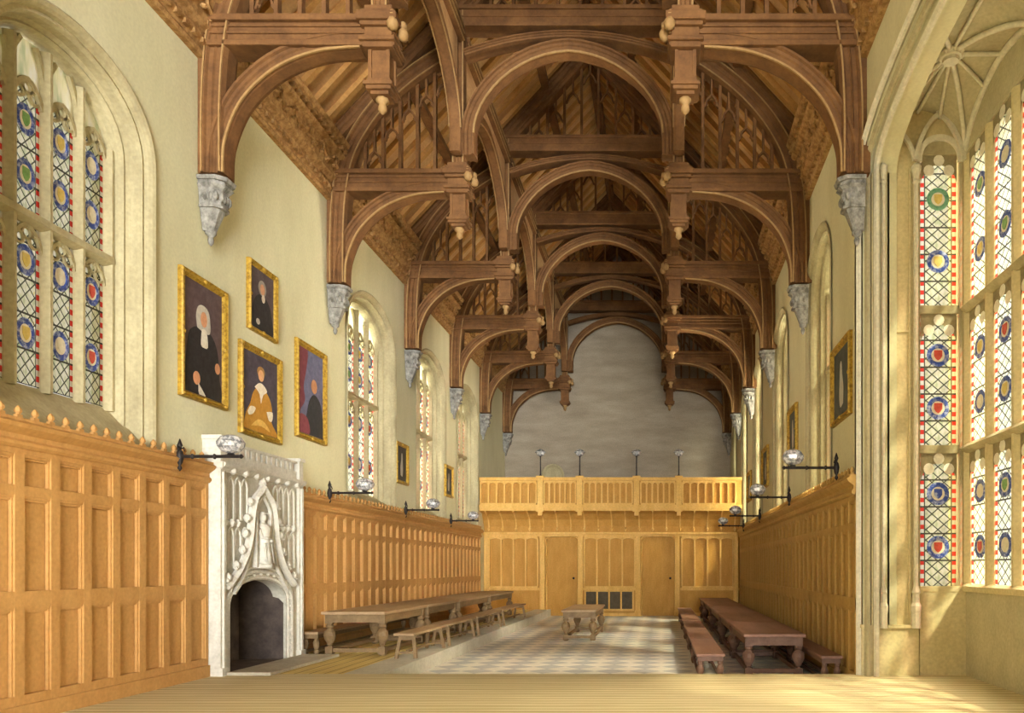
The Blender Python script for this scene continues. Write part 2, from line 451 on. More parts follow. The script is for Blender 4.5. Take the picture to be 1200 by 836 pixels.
def traceried_window(idx, axis, plane, sgn, cy, w, zb_, zs, h, nl, z_sill, z_trans, z_head, depth=.42, label=None, roundels=True, rmax=99, small=False):
    """plane: wall face; sgn: +1 when the room lies at +normal (room side offset) ; glass recessed by depth"""
    root = empty('window_%d' % idx, plane_pt(axis, plane)(cy, zb_), label=label, kind='structure')
    L0 = plane_pt(axis, plane)
    ox, oy, oz = root.location
    def pt(s, z, off=0):
        p = L0(s, z, off); return (p[0] - ox, p[1] - oy, p[2] - oz)
    nrm = (sgn, 0, 0) if axis == 'y' else (0, sgn, 0)
    # splayed, moulded surround: nested outlines  (inset, recess)
    prof = [(-.10, -.03), (-.07, -.05), (-.03, -.03), (0, 0.0), (.02, .05), (.06, .04), (.08, .09), (.08, .2), (.12, .24), (.15, .22), (.17, .28), (.17, .36), (.2, depth + .06)]
    outl = []
    for ins, rec in prof:
        A = arch_pts(w - ins, zs, h - ins)
        line = [(A[0][0], zb_)] + A + [(A[-1][0], zb_)]
        outl.append([pt(cy + s, z, -sgn * rec) for s, z in line])
    b = MB()
    for A, B in zip(outl[:-1], outl[1:]):
        for i in range(len(A) - 1):
            b.quad(A[i], A[i + 1], B[i + 1], B[i])
    b.build('window_frame', M_stone, root)
    wi = w - .2
    g = -sgn * depth
    # sloping sill
    b = MB()
    b.prism([pt(cy - w, zb_ - .06, 0.02 * sgn), pt(cy - w, zb_, 0.02 * sgn), pt(cy - w, z_sill, g - sgn * .02), pt(cy - w, zb_ - .06, g - sgn * .02)], Vector(pt(2 * w, 0)) - Vector(pt(0, 0)))
    b.build('window_sill', M_stone, root)
    # lights
    pitch = 2 * wi / nl; mw = .11 if not small else .12
    gl = MB(); gh = MB()
    arch = arch_pts(wi, zs, h - .2)
    def ztop(s):
        for (s0, z0), (s1, z1) in zip(arch[:-1], arch[1:]):
            if s0 <= s <= s1: return z0 + (z1 - z0) * (s - s0) / max(1e-6, s1 - s0)
        return zs
    for i in range(nl):
        a = cy - wi + i * pitch + mw / 2; c = a + pitch - mw
        for t, (za, zc) in enumerate(((z_sill, z_trans), (z_trans, z_head))):
            gl.quad(pt(a, za, g), pt(c, za, g), pt(c, zc, g), pt(a, zc, g), [(0, 0), (1, 0), (1, zc - za), (0, zc - za)])
    gl.build('leaded_glass', M_glass, root)
    n = 24
    for i in range(n):
        s0 = -wi + 2 * wi * i / n; s1 = s0 + 2 * wi / n
        gh.quad(pt(cy + s0, z_head, g), pt(cy + s1, z_head, g), pt(cy + s1, max(z_head, ztop(s1)), g), pt(cy + s0, max(z_head, ztop(s0)), g), [(s0, 0.03), (s1, 0.03), (s1, .15), (s0, .15)])
    gh.build('tracery_glass', M_glass_head, root)
    # mullions
    def mull(s, z0, z1, name='mullion'):
        b = MB()
        prof_ = [(-mw / 2, -.03), (-mw / 2, .02), (-.02, .1), (.02, .1), (mw / 2, .02), (mw / 2, -.03)]
        b.sweep([pt(s, z0, g), pt(s, z1, g)], nrm, [(a_, b__) for a_, b__ in prof_])
        return b.build(name, M_stone, root)
    for i in range(nl + 1):
        s = -wi + i * pitch
        if i in (0, nl): s += .0
        mull(cy + s, z_sill - .05, max(z_head, ztop(s) - .02))
    b = MB()
    b.sweep([pt(cy - wi, z_trans, g), pt(cy + wi, z_trans, g)], nrm, [(-.07, -.03), (-.07, .03), (-.03, .12), (.05, .12), (.07, .03), (.07, -.03)])
    b.build('transom', M_stone, root)
    # heads of the lights in both tiers
    b = MB()
    for i in range(nl):
        c = cy - wi + (i + .5) * pitch; hw = pitch / 2 - mw * .4
        trefoil_bars(b, pt, nrm, c, hw, z_trans - .07 - hw * 1.25, r=.02, inn=g + sgn * .01)
        trefoil_bars(b, pt, nrm, c, hw, z_head - hw * .6, r=.026, inn=g + sgn * .01)
    # intersecting bars above
    for i in range(1, nl):
        s = cy - wi + i * pitch
        for d_ in (-1, 1):
            P = []
            for k in range(7):
                t = k / 6; ss = s + d_ * pitch * (1 - math.cos(t * math.pi / 2)); zz = z_head + .05 + (h * .75) * math.sin(t * math.pi / 2)
                if abs(ss - cy) < wi and zz < ztop(ss - cy): P.append(pt(ss, zz, g + sgn * .01))
            if len(P) > 2: b.sweep(P, nrm, rect(.05, .07))
    b.build('tracery', M_stone, root)
    if roundels:
        cnt = 0
        for i in range(nl):
            c = cy - wi + (i + .5) * pitch
            for t, (za, zc) in enumerate(((z_sill, z_trans), (z_trans, z_head))):
                for fz in ((.32, .76) if t == 0 else (.36, .79)):
                    if cnt >= rmax: continue
                    rx = (pitch - mw) * .34
                    roundel(root, lambda s, z, off=0: pt(s, z, g + off), nrm, c, za + (zc - za) * fz - .02, rx, .175, M_rblue, SH[(i * 3 + t * 5 + int(fz * 10)) % 4], sgn)
                    cnt += 1
    return root

for i, (cy, w, zb_, zs, h) in enumerate(LWIN):
    lab = ['large arched stained-glass window at the left edge above the panelling', 'arched stained-glass window on the left wall past the fireplace portraits',
           'second receding arched window on the left wall', 'farthest arched window on the left wall beside the gallery'][i]
    zsill = Z(2.05) if i == 0 else Z(1.75)
    zt = Z(3.92); zh = Z(5.35)
    traceried_window(i + 1, 'y', XL, 1, cy, w, zb_, zs, h, 4, zsill, zt, zh, label=lab, roundels=(i < 3))
for i, (cy, w, zb_, zs, h) in enumerate(RWIN):
    lab = ['nearest tall arched window high on the right wall', 'second tall arched window on the right wall', 'third tall arched window on the right wall',
           'fourth narrow arched window on the right wall', 'last arched window on the right wall by the roof end'][i]
    traceried_window(i + 5, 'y', XR, -1, cy, w, zb_, zs, h, 3, Z(1.75), Z(3.92), Z(5.45), label=lab, roundels=False, small=True)

# right wall with the oriel opening as its first bay
ORC, ORW = 8.75, 2.6
side_wall('wall_right', XR, XR + .5, Y0, YB + .2, [(ORC, ORW, DAIS - .06, Z(5.83), .62)] + RWIN, M_plaster)

# back wall with gable
b = MB()
gp = [(XL - .7, YB, 0), (XR + .7, YB, 0), (XR + .7, YB, Z(8.6)), (CX, YB, Z(14.2)), (XL - .7, YB, Z(8.6))]
b.prism(gp, (0, .4, 0)); tag(b.build('wall_back', M_back), kind='structure')
# arched niche in the back wall
b = MB(); nx = -4.65
P = [(nx - .42, YB - .03, Z(2.9))] + [(nx + .42 * math.cos(a), YB - .03, Z(3.95) + .42 * math.sin(a)) for a in [math.pi - math.pi * k / 12 for k in range(13)]] + [(nx + .42, YB - .03, Z(2.9))]
b.sweep(P, (0, -1, 0), [(-.06, 0), (-.06, .06), (0, .09), (.06, .06), (.06, 0)])
root = empty('door_3', (0, 0, 0), label='small round-headed doorway behind the gallery', kind='structure')
b.build('door_frame', M_stone, root)
b = MB(); b.prism([(p[0], YB - .002, p[2]) for p in P], (0, -.02, 0)); b.build('door_leaf', M_stone, root)

# ------------------------------------------------------------------ roof
SL = 1.08
def roofz(u): return Z(13.95 - SL * u)
root = empty('ceiling', (CX, 0, 0), kind='structure')
YR0 = -2.0
for s, nm in ((-1, 'roof_slope'), (1, 'roof_slope')):
    b = MB()
    e = HALF + .3
    b.prism([(s * e, YR0, roofz(e)), (0, YR0, roofz(0)), (0, YR0, roofz(0) + .12), (s * e, YR0, roofz(e) + .12)], (0, YB - YR0 + .1, 0))
    b.build(nm, M_board, root)
    y = YR0 + .12; k = 0
    while y < YB - .1:
        if not any(abs(y - t) < .2 for t in TY):
            b = MB()
            b.sweep([(s * (HALF - .05), y, roofz(HALF - .05) - .05), (0, y, roofz(0) - .05)], (0, 1, 0), [(-.08, -.065), (-.08, .065), (.06, .065), (.06, -.065)])
            b.build('rafter', M_rafter, root)
            k += 1
        y += .53
    for u in (1.15, 3.4):
        b = MB(); b.sweep([(s * u, YR0, roofz(u) - .12), (s * u, YB, roofz(u) - .12)], (0, 0, 1), [(-.1, -.12), (-.1, .02), (-.06, .1), (.06, .1), (.1, .02), (.1, -.12)])
        b.build('purlin', M_roof, root)
b = MB(); b.sweep([(0, YR0, Z(13.72)), (0, YB, Z(13.72))], (0, 0, 1), mould(.26, .3)); b.build('ridge_beam', M_roof, root)

# carved cornice along both wall tops
for s, idx in ((-1, 1), (1, 2)):
    root = empty('trim_%d' % idx, (CX, 0, 0), label='carved oak cornice along the top of the %s wall' % ('left' if s < 0 else 'right'), kind='structure')
    # section in (u, z): bottom at wall, leaning in to the top
    def cu(zr): return HALF - .03 - .34 * (zr - 7.4) / 1.05
    sec = [(HALF, 7.38), (HALF - .09, 7.38), (HALF - .11, 7.44), (HALF - .07, 7.5), (HALF - .12, 7.56), (HALF - .14, 7.62), (HALF - .1, 7.66),
           (HALF - .1, 7.72), (HALF - .17, 7.76), (HALF - .2, 7.8), (HALF - .17, 7.84), (cu(8.16) , 8.16), (cu(8.16) - .07, 8.19), (cu(8.2) - .09, 8.24), (cu(8.26), 8.28), (cu(8.3) - .02, 8.36), (cu(8.36) - .1, 8.4), (cu(8.4) - .12, 8.47), (HALF, 8.6)]
    b = MB(); b.prism([(s * u, 7.0, Z(z)) for u, z in sec], (0, YB - 7.0, 0)); b.build('moulding', M_cornice, root)
    b = MB(); y = 7.2; k = 0
    ua, ub = cu(7.88) - .03, cu(8.12) - .03
    while y < YB - .2:
        d_ = 1 if k % 2 else -1
        # leaf scroll: S shaped ridge plus leaf lobes
        P = catmull([(s * (ua), y - .09 * d_, Z(7.88)), (s * (ua - .02), y - .1 * d_, Z(7.97)), (s * (ub + .03), y + .06 * d_, Z(8.03)), (s * ub, y + .1 * d_, Z(8.12))], 3)
        b.tube(P, [.012, .03, .035, .04, .035, .03, .028, .025, .02, .01][:len(P)], 5)
        b.lathe([(.01, -.03), (.045, -.01), (.045, .02), (.01, .04)], (s * (ua + ub) / 2, y + .14, Z(7.93)), 6)
        y += .27; k += 1
    y = 7.2
    while y < YB - .2:
        b.box(s * (HALF - .16), s * (HALF - .1), y, y + .09, Z(7.53), Z(7.6)); b.box(s * (cu(8.3) - .1), s * (cu(8.3)), y, y + .09, Z(8.29), Z(8.36))
        y += .2
    b.build('leaf_carving', M_cornice, root)

# ------------------------------------------------------------------ trusses
T = .36
def make_truss():
    root = empty('roof_truss', (CX, 0, 0))
    for s in (-1, 1):
        N_ = (0, -1, 0)
        def P2(pts, n=5): return catmull([(s * u, 0, Z(z)) for u, z in pts], n)
        # curved wall post running into the arched principal
        path = P2([(4.64, 5.72), (4.64, 6.7), (4.58, 7.6), (4.42, 8.3), (4.1, 8.9), (3.68, 9.42), (3.2, 9.85), (2.7, 10.2), (2.3, 10.42)])
        o = MB().sweep(path, N_, mould(.34, T)).build('arched_post', M_roof, root)
        inner = [p - Vector((0, 0, 0)) for p in path]
        def off(path, d):
            out = []
            for i, p in enumerate(path):
                t = (path[min(i + 1, len(path) - 1)] - path[max(i - 1, 0)]).normalized(); side = Vector(N_).cross(t).normalized()
                out.append(p + side * d)
            return out
        e = MB()
        for d_ in (-.13, .13):
            e.sweep([p + Vector((0, -T / 2 - .005, 0)) for p in off(path, d_)], N_, rect(.022, .03))
        e.build('edge_highlight', M_roof_edge, o)
        # filler against the wall
        MB().box(s * 4.76, s * 4.9, -.14, .14, Z(5.72), Z(8.4)).build('wall_plate', M_roof, root)
        # lower brace
        path = P2([(4.6, 5.72), (4.57, 6.2), (4.36, 6.75), (4.02, 7.15), (3.62, 7.42), (3.1, 7.6), (2.5, 7.66)])
        o = MB().sweep(path, N_, mould(.27, T * .9)).build('brace', M_roof, root)
        e = MB()
        q = 1 if (off(path, .1)[10].x * s) < (path[10].x * s) else -1
        for d_ in (q * .125,):
            e.sweep([p + Vector((0, -T * .45 - .005, 0)) for p in off(path, d_)], N_, rect(.03, .03))
        e.build('edge_highlight', M_roof_edge, o)
        # hammer beam
        b = MB()
        b.box(s * 4.8, s * 2.0, -.15, .15, Z(7.62), Z(7.9))
        for z0, z1, t in ((7.54, 7.62, .2), (7.72, 7.76, .18), (7.82, 7.85, .18), (7.89, 7.98, .22)):
            b.box(s * 4.8, s * 1.98, -t, t, Z(z0), Z(z1))
        hb = b.build('hammer_beam', M_roof, root, bevel=.012)
        # moulded block at the beam end
        b = MB()
        for r, z0, z1 in ((.22, 7.5, 7.58), (.26, 7.58, 7.64), (.2, 7.64, 7.8), (.25, 7.8, 7.86), (.29, 7.86, 7.98), (.24, 7.98, 8.04), (.2, 8.04, 8.12)):
            b.box(s * 2.22 - r, s * 2.22 + r, -r, r, Z(z0), Z(z1))
        blk = b.build('beam_end', M_roof, hb, bevel=.015)
        # carved boss looking into the hall
        b = MB()
        b.lathe([(.02, -.1), (.07, -.07), (.09, 0), (.06, .06), (.04, .08), (.055, .11), (.05, .16), (.01, .19)], (s * 1.92, 0, Z(7.82)), 8)
        b.lathe([(.02, -.1), (.07, -.07), (.09, 0), (.06, .06), (.04, .08), (.055, .11), (.05, .16), (.01, .19)], (s * 1.99, -.24, Z(7.82)), 8)
        b.build('carved_boss', M_roof_edge, hb, smooth=True)
        # hammer post
        b = MB(); b.sweep([(s * 2.22, 0, Z(8.1)), (s * 2.22, 0, Z(11.35))], N_, mould(.24, .26)); hp = b.build('hammer_post', M_roof, root)
        b = MB()
        for sx in (-.1, .1): b.box(s * 2.22 + sx - .012, s * 2.22 + sx + .012, -.155, -.125, Z(8.12), Z(11.2))
        b.build('edge_highlight', M_roof_edge, hp)
        # pendant
        b = MB(); b.box(s * 2.22 - .13, s * 2.22 + .13, -.13, .13, Z(7.06), Z(7.52))
        for sx in (-1, 1):
            for sy in (-1, 1): b.box(s * 2.22 + sx * .13 - .025, s * 2.22 + sx * .13 + .025, sy * .13 - .025, sy * .13 + .025, Z(7.08), Z(7.5))
        for r, z0, z1 in ((.17, 7.02, 7.08), (.21, 6.97, 7.02), (.18, 6.92, 6.97), (.13, 6.87, 6.92)):
            b.box(s * 2.22 - r, s * 2.22 + r, -r, r, Z(z0), Z(z1))
        pd = b.build('pendant', M_roof, root)
        MB().lathe([(.09, 6.87), (.1, 6.83), (.05, 6.79), (.06, 6.75), (.065, 6.7), (.03, 6.66), (.005, 6.64)], (s * 2.22, 0, EYE), 8).build('finial', M_roof_edge, pd, smooth=True)
        # spandrel tracery above the hammer beam
        def zarc(u):
            A = [(4.5, 7.85), (4.25, 8.35), (3.93, 8.85), (3.5, 9.35), (3.05, 9.72), (2.55, 10.05), (2.2, 10.2)]
            for (u0, z0), (u1, z1) in zip(A[:-1], A[1:]):
                if u1 <= u <= u0: return z0 + (z1 - z0) * (u - u0) / (u1 - u0)
            return 10.2
        us = [2.36, 2.71, 3.06, 3.41, 3.76, 4.11]
        for u in us[1:]:
            if zarc(u) > 8.1: MB().box(s * u - .03, s * u + .03, -.06, .06, Z(7.96), Z(zarc(u) + .12)).build('mullion', M_roof, root)
        b = MB()
        for u0, u1 in zip(us[:-1], us[1:]):
            um = (u0 + u1) / 2; zt = zarc(um); zy = max(8.1, zarc(u1) - .18)
            b.box(s * um - .02, s * um + .02, -.05, .05, Z(zy), Z(zt + .1))
            for q_ in (-1, 1):
                b.sweep([(s * um, 0, Z(zy + .03)), (s * (um + q_ * .09), 0, Z(zy - .06)), (s * (um + q_ * .13), 0, Z(zy - .2)), (s * (um + q_ * .17), 0, Z(zy - .22))], N_, rect(.035, .08))
            b.lathe([(.01, -.03), (.035, 0), (.01, .03)], (s * (um - .1), 0, Z(zy - .15)), 6); b.lathe([(.01, -.03), (.035, 0), (.01, .03)], (s * (um + .1), 0, Z(zy - .15)), 6)
        b.build('tracery', M_roof, root)
        # principal rafter
        b = MB(); b.sweep([(s * (HALF - .1), 0, roofz(HALF - .1) - .2), (0, 0, roofz(0) - .2)], (0, 1, 0), mould(.3, .36)); b.build('principal_rafter', M_roof, root)
    N_ = (0, -1, 0)
    # collar and cambered rib
    b = MB(); b.box(-2.9, 2.9, -.15, .15, Z(10.92), Z(11.22))
    for z0, z1, t in ((10.86, 10.93, .19), (11.05, 11.08, .17), (11.2, 11.28, .2)): b.box(-2.9, 2.9, -t, t, Z(z0), Z(z1))
    b.build('collar_beam', M_roof, root, bevel=.01)
    P = [(x, 0, Z(10.35 + .38 * (1 - (x / 2.1) ** 2))) for x in [-2.1 + 4.2 * k / 16 for k in range(17)]]
    o = MB().sweep(P, N_, mould(.16, .3)).build('cambered_rib', M_roof, root)
    # great arch
    P = [(s_, 0, Z(z_)) for s_, z_ in arch_pts(2.02, 8.75, 1.75, n=12, p=2.0, q=.55)]
    P = [(P[0][0], 0, Z(8.3))] + P + [(P[-1][0], 0, Z(8.3))]
    o = MB().sweep(P, N_, mould(.28, .34)).build('great_arch', M_roof, root)
    P2_ = [(s_ * .94, 0, Z(z_) - .0) for s_, z_ in arch_pts(2.02, 8.72, 1.64, n=12, p=2.0, q=.55)]
    MB().sweep([(x, -.175, z) for x, y, z in P2_], N_, rect(.035, .03)).build('edge_highlight', M_roof_edge, o)
    # gable tracery over the collar
    gz = lambda u: 13.42 - 1.1 * abs(u)
    for s in (-1, 1):
        b = MB(); b.sweep([(s * 2.05, 0, Z(11.22)), (0, 0, Z(13.5))], N_, mould(.22, .28)); b.build('gable_rafter', M_roof, root)
    for k in range(-4, 4):
        u = (k + .5) * .45
        MB().box(u - .03, u + .03, -.06, .06, Z(11.25), Z(gz(u))).build('mullion', M_roof, root)
    b = MB()
    for k in range(-3, 4):
        um = k * .45; zt = gz(um); zy = gz(abs(um) + .225) - .22
        b.box(um - .02, um + .02, -.05, .05, Z(zy), Z(zt))
        for q_ in (-1, 1):
            b.sweep([(um, 0, Z(zy + .03)), (um + q_ * .1, 0, Z(zy - .08)), (um + q_ * .16, 0, Z(zy - .22)), (um + q_ * .21, 0, Z(zy - .24))], N_, rect(.04, .08))
    b.build('tracery', M_roof, root)
    return root
truss = make_truss()
for k, y in enumerate(TY):
    t = truss if k == 0 else copy_tree(truss)
    t.location = (CX, y, 0)
    tag(t, ['nearest oak hammerbeam roof truss, its beams crossing the top of the picture', 'second oak hammerbeam truss, landing left of the tall arched window past the portraits',
            'third oak hammerbeam truss counted from the viewer, with its whole gable tracery showing', 'fourth oak hammerbeam truss counted from the viewer, halfway down the hall',
            'fifth oak hammerbeam truss, directly above the gallery', 'farthest oak hammerbeam truss, standing against the grey back wall'][k], 'roof truss', 'hammerbeam roof trusses')

# longitudinal arches between the hammer posts
def make_arcade():
    root = empty('arcade_brace', (0, 0, 0)); Lg = 4.1
    P = [(0, s_, Z(z_)) for s_, z_ in arch_pts(Lg / 2 - .12, 8.75, 1.35, n=10, p=2.0, q=.55)]
    P = [(0, P[0][1], Z(8.25))] + P + [(0, P[-1][1], Z(8.25))]
    o = MB().sweep(P, (1, 0, 0), mould(.2, .22)).build('arch', M_roof, root)
    e = MB()
    for sx in (-1, 1):
        e.sweep([(sx * .115, s_ * .955, Z(z_)) for _, s_, z_ in [(0, p[0], p[1]) for p in arch_pts(Lg / 2 - .12, 8.72, 1.27, n=10, p=2.0, q=.55)]], (1, 0, 0), rect(.03, .02))
    e.build('edge_highlight', M_roof_edge, o)
    b = MB()
    A = arch_pts(Lg / 2 - .12, 8.75, 1.38, n=10, p=2.0, q=.55)
    for (s0, z0), (s1, z1) in zip(A[:-1], A[1:]):
        for x in (-.03, .03): b.quad((x, s0, Z(z0)), (x, s1, Z(z1)), (x, s1, Z(10.62)), (x, s0, Z(10.62)))
    b.build('spandrel_board', M_board, root)
    b = MB(); b.sweep([(0, -Lg / 2, Z(10.72)), (0, Lg / 2, Z(10.72))], (1, 0, 0), mould(.34, .28)); pl_ = b.build('plate', M_roof, root)
    b = MB()
    for dz in (-.14, 0.0, .14):
        for sx in (-1, 1): b.box(sx * .14 - .012, sx * .14 + .012, -Lg / 2, Lg / 2, Z(10.72 + dz) - .012, Z(10.72 + dz) + .012)
    b.build('edge_highlight', M_roof_edge, pl_)
    return root
arc = make_arcade(); first = True
for k in range(5):
    ya, yb = TY[k] + .16, TY[k + 1] - .16
    for s in (-1, 1):
        t = arc if first else copy_tree(arc); first = False
        t.location = (CX + s * 2.22, (ya + yb) / 2, 0); t.scale = (1, (yb - ya) / 4.1, 1)
        tag(t, 'arched oak brace and plate along the %s hammer posts between the %s and %s trusses' % ('left' if s < 0 else 'right', ORD[k], ORD[k + 1]), 'roof brace', 'arched braces between the trusses')

# ------------------------------------------------------------------ corbels
def make_corbel():
    root = empty('corbel', (0, 0, 0))
    def blk(b, w0, p0, z0, w1, p1, z1):  # half width across, projection, height
        n = len(b.v)
        def pts(w, p, z): return [(0, -w, z), (p * .7, -w, z), (p, -w * .55, z), (p, w * .55, z), (p * .7, w, z), (0, w, z)]
        A, B = pts(w0, p0, z0), pts(w1, p1, z1)
        for i in range(6):
            j = (i + 1) % 6; b.quad(A[i], A[j], B[j], B[i])
        b.poly(A); b.poly(B)
    b = MB()
    blk(b, .25, .44, -.06, .26, .46, 0); blk(b, .22, .4, -.12, .22, .4, -.06); blk(b, .2, .37, -.17, .24, .43, -.12)
    b.build('cap', M_corbel, root)
    b = MB(); blk(b, .17, .32, -.42, .2, .36, -.17)
    for y in (-.12, -.04, .04, .12):
        b.lathe([(.01, -.07), (.04, -.03), (.04, .03), (.01, .07)], (.35, y, -.29), 6)
    for x in (.1, .2, .29):
        for y in (-.2, .2): b.lathe([(.01, -.07), (.035, -.03), (.035, .03), (.01, .07)], (x, y * .93, -.29), 6)
    b.build('carved_frieze', M_corbel, root)
    b = MB(); blk(b, .19, .36, -.46, .19, .36, -.42); blk(b, .08, .17, -.78, .16, .3, -.46)
    b.build('tapered_drop', M_corbel, root)
    b = MB(); b.lathe([(.005, -1.0), (.04, -.96), (.05, -.9), (.035, -.86), (.085, -.82), (.09, -.78), (.06, -.76)], (.1, 0, 0), 8); b.build('finial', M_corbel, root, smooth=True)
    return root
cb = make_corbel(); first = True
for k, y in enumerate(TY):
    for s in (-1, 1):
        t = cb if first else copy_tree(cb); first = False
        t.location = (CX + s * (HALF - .025), y, Z(5.66)); t.scale = (.86, .84, .95); t.rotation_euler = (0, 0, 0 if s < 0 else math.pi)
        tag(t, 'carved grey stone corbel on the %s wall under the %s roof truss' % ('left' if s < 0 else 'right', ORD[k]), 'corbel', 'stone corbels under the trusses')

# ------------------------------------------------------------------ wainscots
def wainscot(name, x, sgn, y0, y1, zb_, zt, m, label, pitch=.46, start=None, x2=None):
    """panelling on plane x, facing +sgn; zb_ floor, zt top of cresting; rows by height"""
    root = empty(name, (x, y0, zb_), label, 'wall panelling', 'oak wall panelling')
    H = zt - zb_; D = .1
    body_top = H - .42
    fx = sgn * D
    Lg = y1 - y0
    # rows: measured as fractions of the near section (total 3.25 m)
    k = H / 3.25
    rows = [(.27 * k, 1.18 * k), (1.35 * k, 2.34 * k), (2.445 * k, 2.77 * k)]
    n = max(1, round(Lg / pitch)); p = Lg / n; st = .12
    MB().box(0, sgn * .04, 0, Lg, 0, body_top + .05).build('backing', m, root)
    b = MB()
    for i in range(n + 1):
        yc = i * p; b.box(sgn * .03, fx, max(0, yc - st / 2), min(Lg, yc + st / 2), 0.18, body_top)
    b.build('stiles', m, root)
    zs_ = [0.0] + [v for r in rows for v in r] + [body_top]
    b = MB()
    for z0, z1 in ((zs_[0], zs_[1]), (zs_[2], zs_[3]), (zs_[4], zs_[5]), (zs_[6], body_top + .02)):
        b.box(sgn * .03, fx - sgn * .002, 0, Lg, z0, z1)
    b.build('rails', m, root)
    MB().box(sgn * .03, fx + sgn * .03, 0, Lg, 0, .17).build('skirting', m, root)
    for i in range(n):
        ya, yb = i * p + st / 2, (i + 1) * p - st / 2
        b = MB()
        for z0, z1 in rows:
            # moulded inner edge and fielded panel
            b.box(sgn * .03, fx - sgn * .012, ya, yb, z1 - .03, z1)
            b.box(sgn * .03, fx - sgn * .03, ya, yb, z1 - .055, z1 - .03)
            for a0, a1 in ((ya, ya + .018), (yb - .018, yb)): b.box(sgn * .03, fx - sgn * .02, a0, a1, z0, z1 - .03)
            b.box(sgn * .03, sgn * .05, ya + .03, yb - .03, z0 + .01, z1 - .07)
        b.build('panel_column', m, root)
    # cornice
    sec = [(0, body_top), (.12, body_top), (.15, body_top + .03), (.15, body_top + .06), (.12, body_top + .09), (.12, body_top + .14), (.16, body_top + .17), (.2, body_top + .2), (.22, body_top + .24), (.18, body_top + .27), (.18, body_top + .3), (.0, body_top + .31)]
    b = MB(); b.prism([(sgn * a, 0, z) for a, z in sec], (0, Lg, 0)); co = b.build('cornice', m, root)
    y = .1; first_ = None
    while y < Lg - .05:
        if first_ is None:
            b = MB(); b.box(sgn * .1, sgn * .14, -.035, .035, body_top + .3, body_top + .34)
            b.lathe([(.012, .32), (.02, .345), (.036, .37), (.03, .4), (.008, .43)], (sgn * .12, 0, body_top), 6)
            first_ = c = b.build('cresting_finial', m, co)
        else: c = first_.copy(); COL.objects.link(c)
        c.location = (0, y, 0); y += .21 if Lg < 17 and Lg > 0 else .21
    return root
wainscot('wainscot', XL, 1, 4.63, 11.22, DAIS, Z(1.65), M_panel, 'orange oak panelling on the left wall in front of the fireplace', pitch=.465)
wainscot('wainscot', XL, 1, 13.88, 28.15, DAIS, Z(1.5), M_panel, 'orange oak panelling on the left wall between fireplace and gallery')
wainscot('wainscot', XR, -1, 11.42, 28.15, 0.0, Z(1.5), M_panel_r, 'shaded brown oak panelling along the right wall')

# ------------------------------------------------------------------ fireplace
FX = -6.5; FY0, FY1 = 11.25, 13.82
root = empty('fireplace', (XL, FY0, DAIS), 'tall pale carved stone gothic fireplace set in the left wall panelling', 'fireplace')
ox, oy, oz = root.location
def fp(y, zrel, out=0): return (FX - ox + out, y - oy, Z(zrel) - oz)
opy, opw = 12.44, .87
OA = [(opy + s_, z_) for s_, z_ in arch_pts(opw, -.62, .42, n=10)]
# body with arched opening
b = MB(); zt = 1.5; zb0 = -1.6
x0 = 0.0; x1 = FX - ox
def fslab(ya, yb, za, zc, xo=0): b.box(x0, x1 + xo, ya - oy, yb - oy, Z(za) - oz, Z(zc) - oz)
fslab(FY0 + .12, opy - opw, zb0, zt); fslab(opy + opw, FY1 - .12, zb0, zt)
for (ya, za), (yb, zc) in zip(OA[:-1], OA[1:]):
    b.quad((x1, ya - oy, Z(za) - oz), (x1, yb - oy, Z(zc) - oz), (x1, yb - oy, Z(zt) - oz), (x1, ya - oy, Z(zt) - oz))
    b.quad((x0 - .0, ya - oy, Z(za) - oz), (x0 - .0, yb - oy, Z(zc) - oz), (x1, yb - oy, Z(zc) - oz), (x1, ya - oy, Z(za) - oz))
b.build('body', M_fire_shaded, root)
# moulded jambs and arch
b = MB()
line = [(opy - opw, -1.6)] + OA + [(opy + opw, -1.6)]
for ins, out, w_ in ((-.05, .03, .05), (-.13, .05, .05), (-.2, .03, .03)):
    L_ = [(opy - opw + ins, -1.6)] + [(opy + s_, z_) for s_, z_ in arch_pts(opw - ins, -.62, .42 - ins, n=10)] + [(opy + opw - ins, -1.6)]
    b.sweep([fp(y_, z_, 0) for y_, z_ in L_], (1, 0, 0), [(-w_ / 2, 0), (-w_ / 2, out * .6), (0, out), (w_ / 2, out * .6), (w_ / 2, 0)])
# beads on the outer band
L_ = [(opy - opw - .0, -1.5 + k * .12) for k in range(8)]
for s_ in (-1, 1):
    for k in range(9): b.lathe([(.005, -.03), (.028, 0), (.005, .03)], fp(opy + s_ * (opw + .09), -1.45 + k * .11, .02), 6)
for (y_, z_) in [(opy + s_, z_) for s_, z_ in arch_pts(opw + .09, -.62, .51, n=7)][1:-1]:
    b.lathe([(.005, -.03), (.028, 0), (.005, .03)], fp(y_, z_, .02), 6)
b.build('arch_moulding', M_fire, root)
# corner buttress shafts
for yc in (FY0 + .06, FY1 - .06):
    b = MB(); b.box(x0, x1 + .05, yc - .07 - oy, yc + .07 - oy, 0, Z(1.92) - oz)
    b.box(x1 + .04, x1 + .08, yc - .03 - oy, yc + .03 - oy, 0.1, Z(1.4) - oz)
    b.box(x0, x1 + .09, yc - .09 - oy, yc + .09 - oy, 0, .12); b.box(x0, x1 + .09, yc - .09 - oy, yc + .09 - oy, Z(1.46) - oz, Z(1.54) - oz)
    b.box(x0, x1 + .08, yc - .09 - oy, yc + .09 - oy, Z(1.88) - oz, Z(1.94) - oz)
    b.build('shaft', M_fire, root)
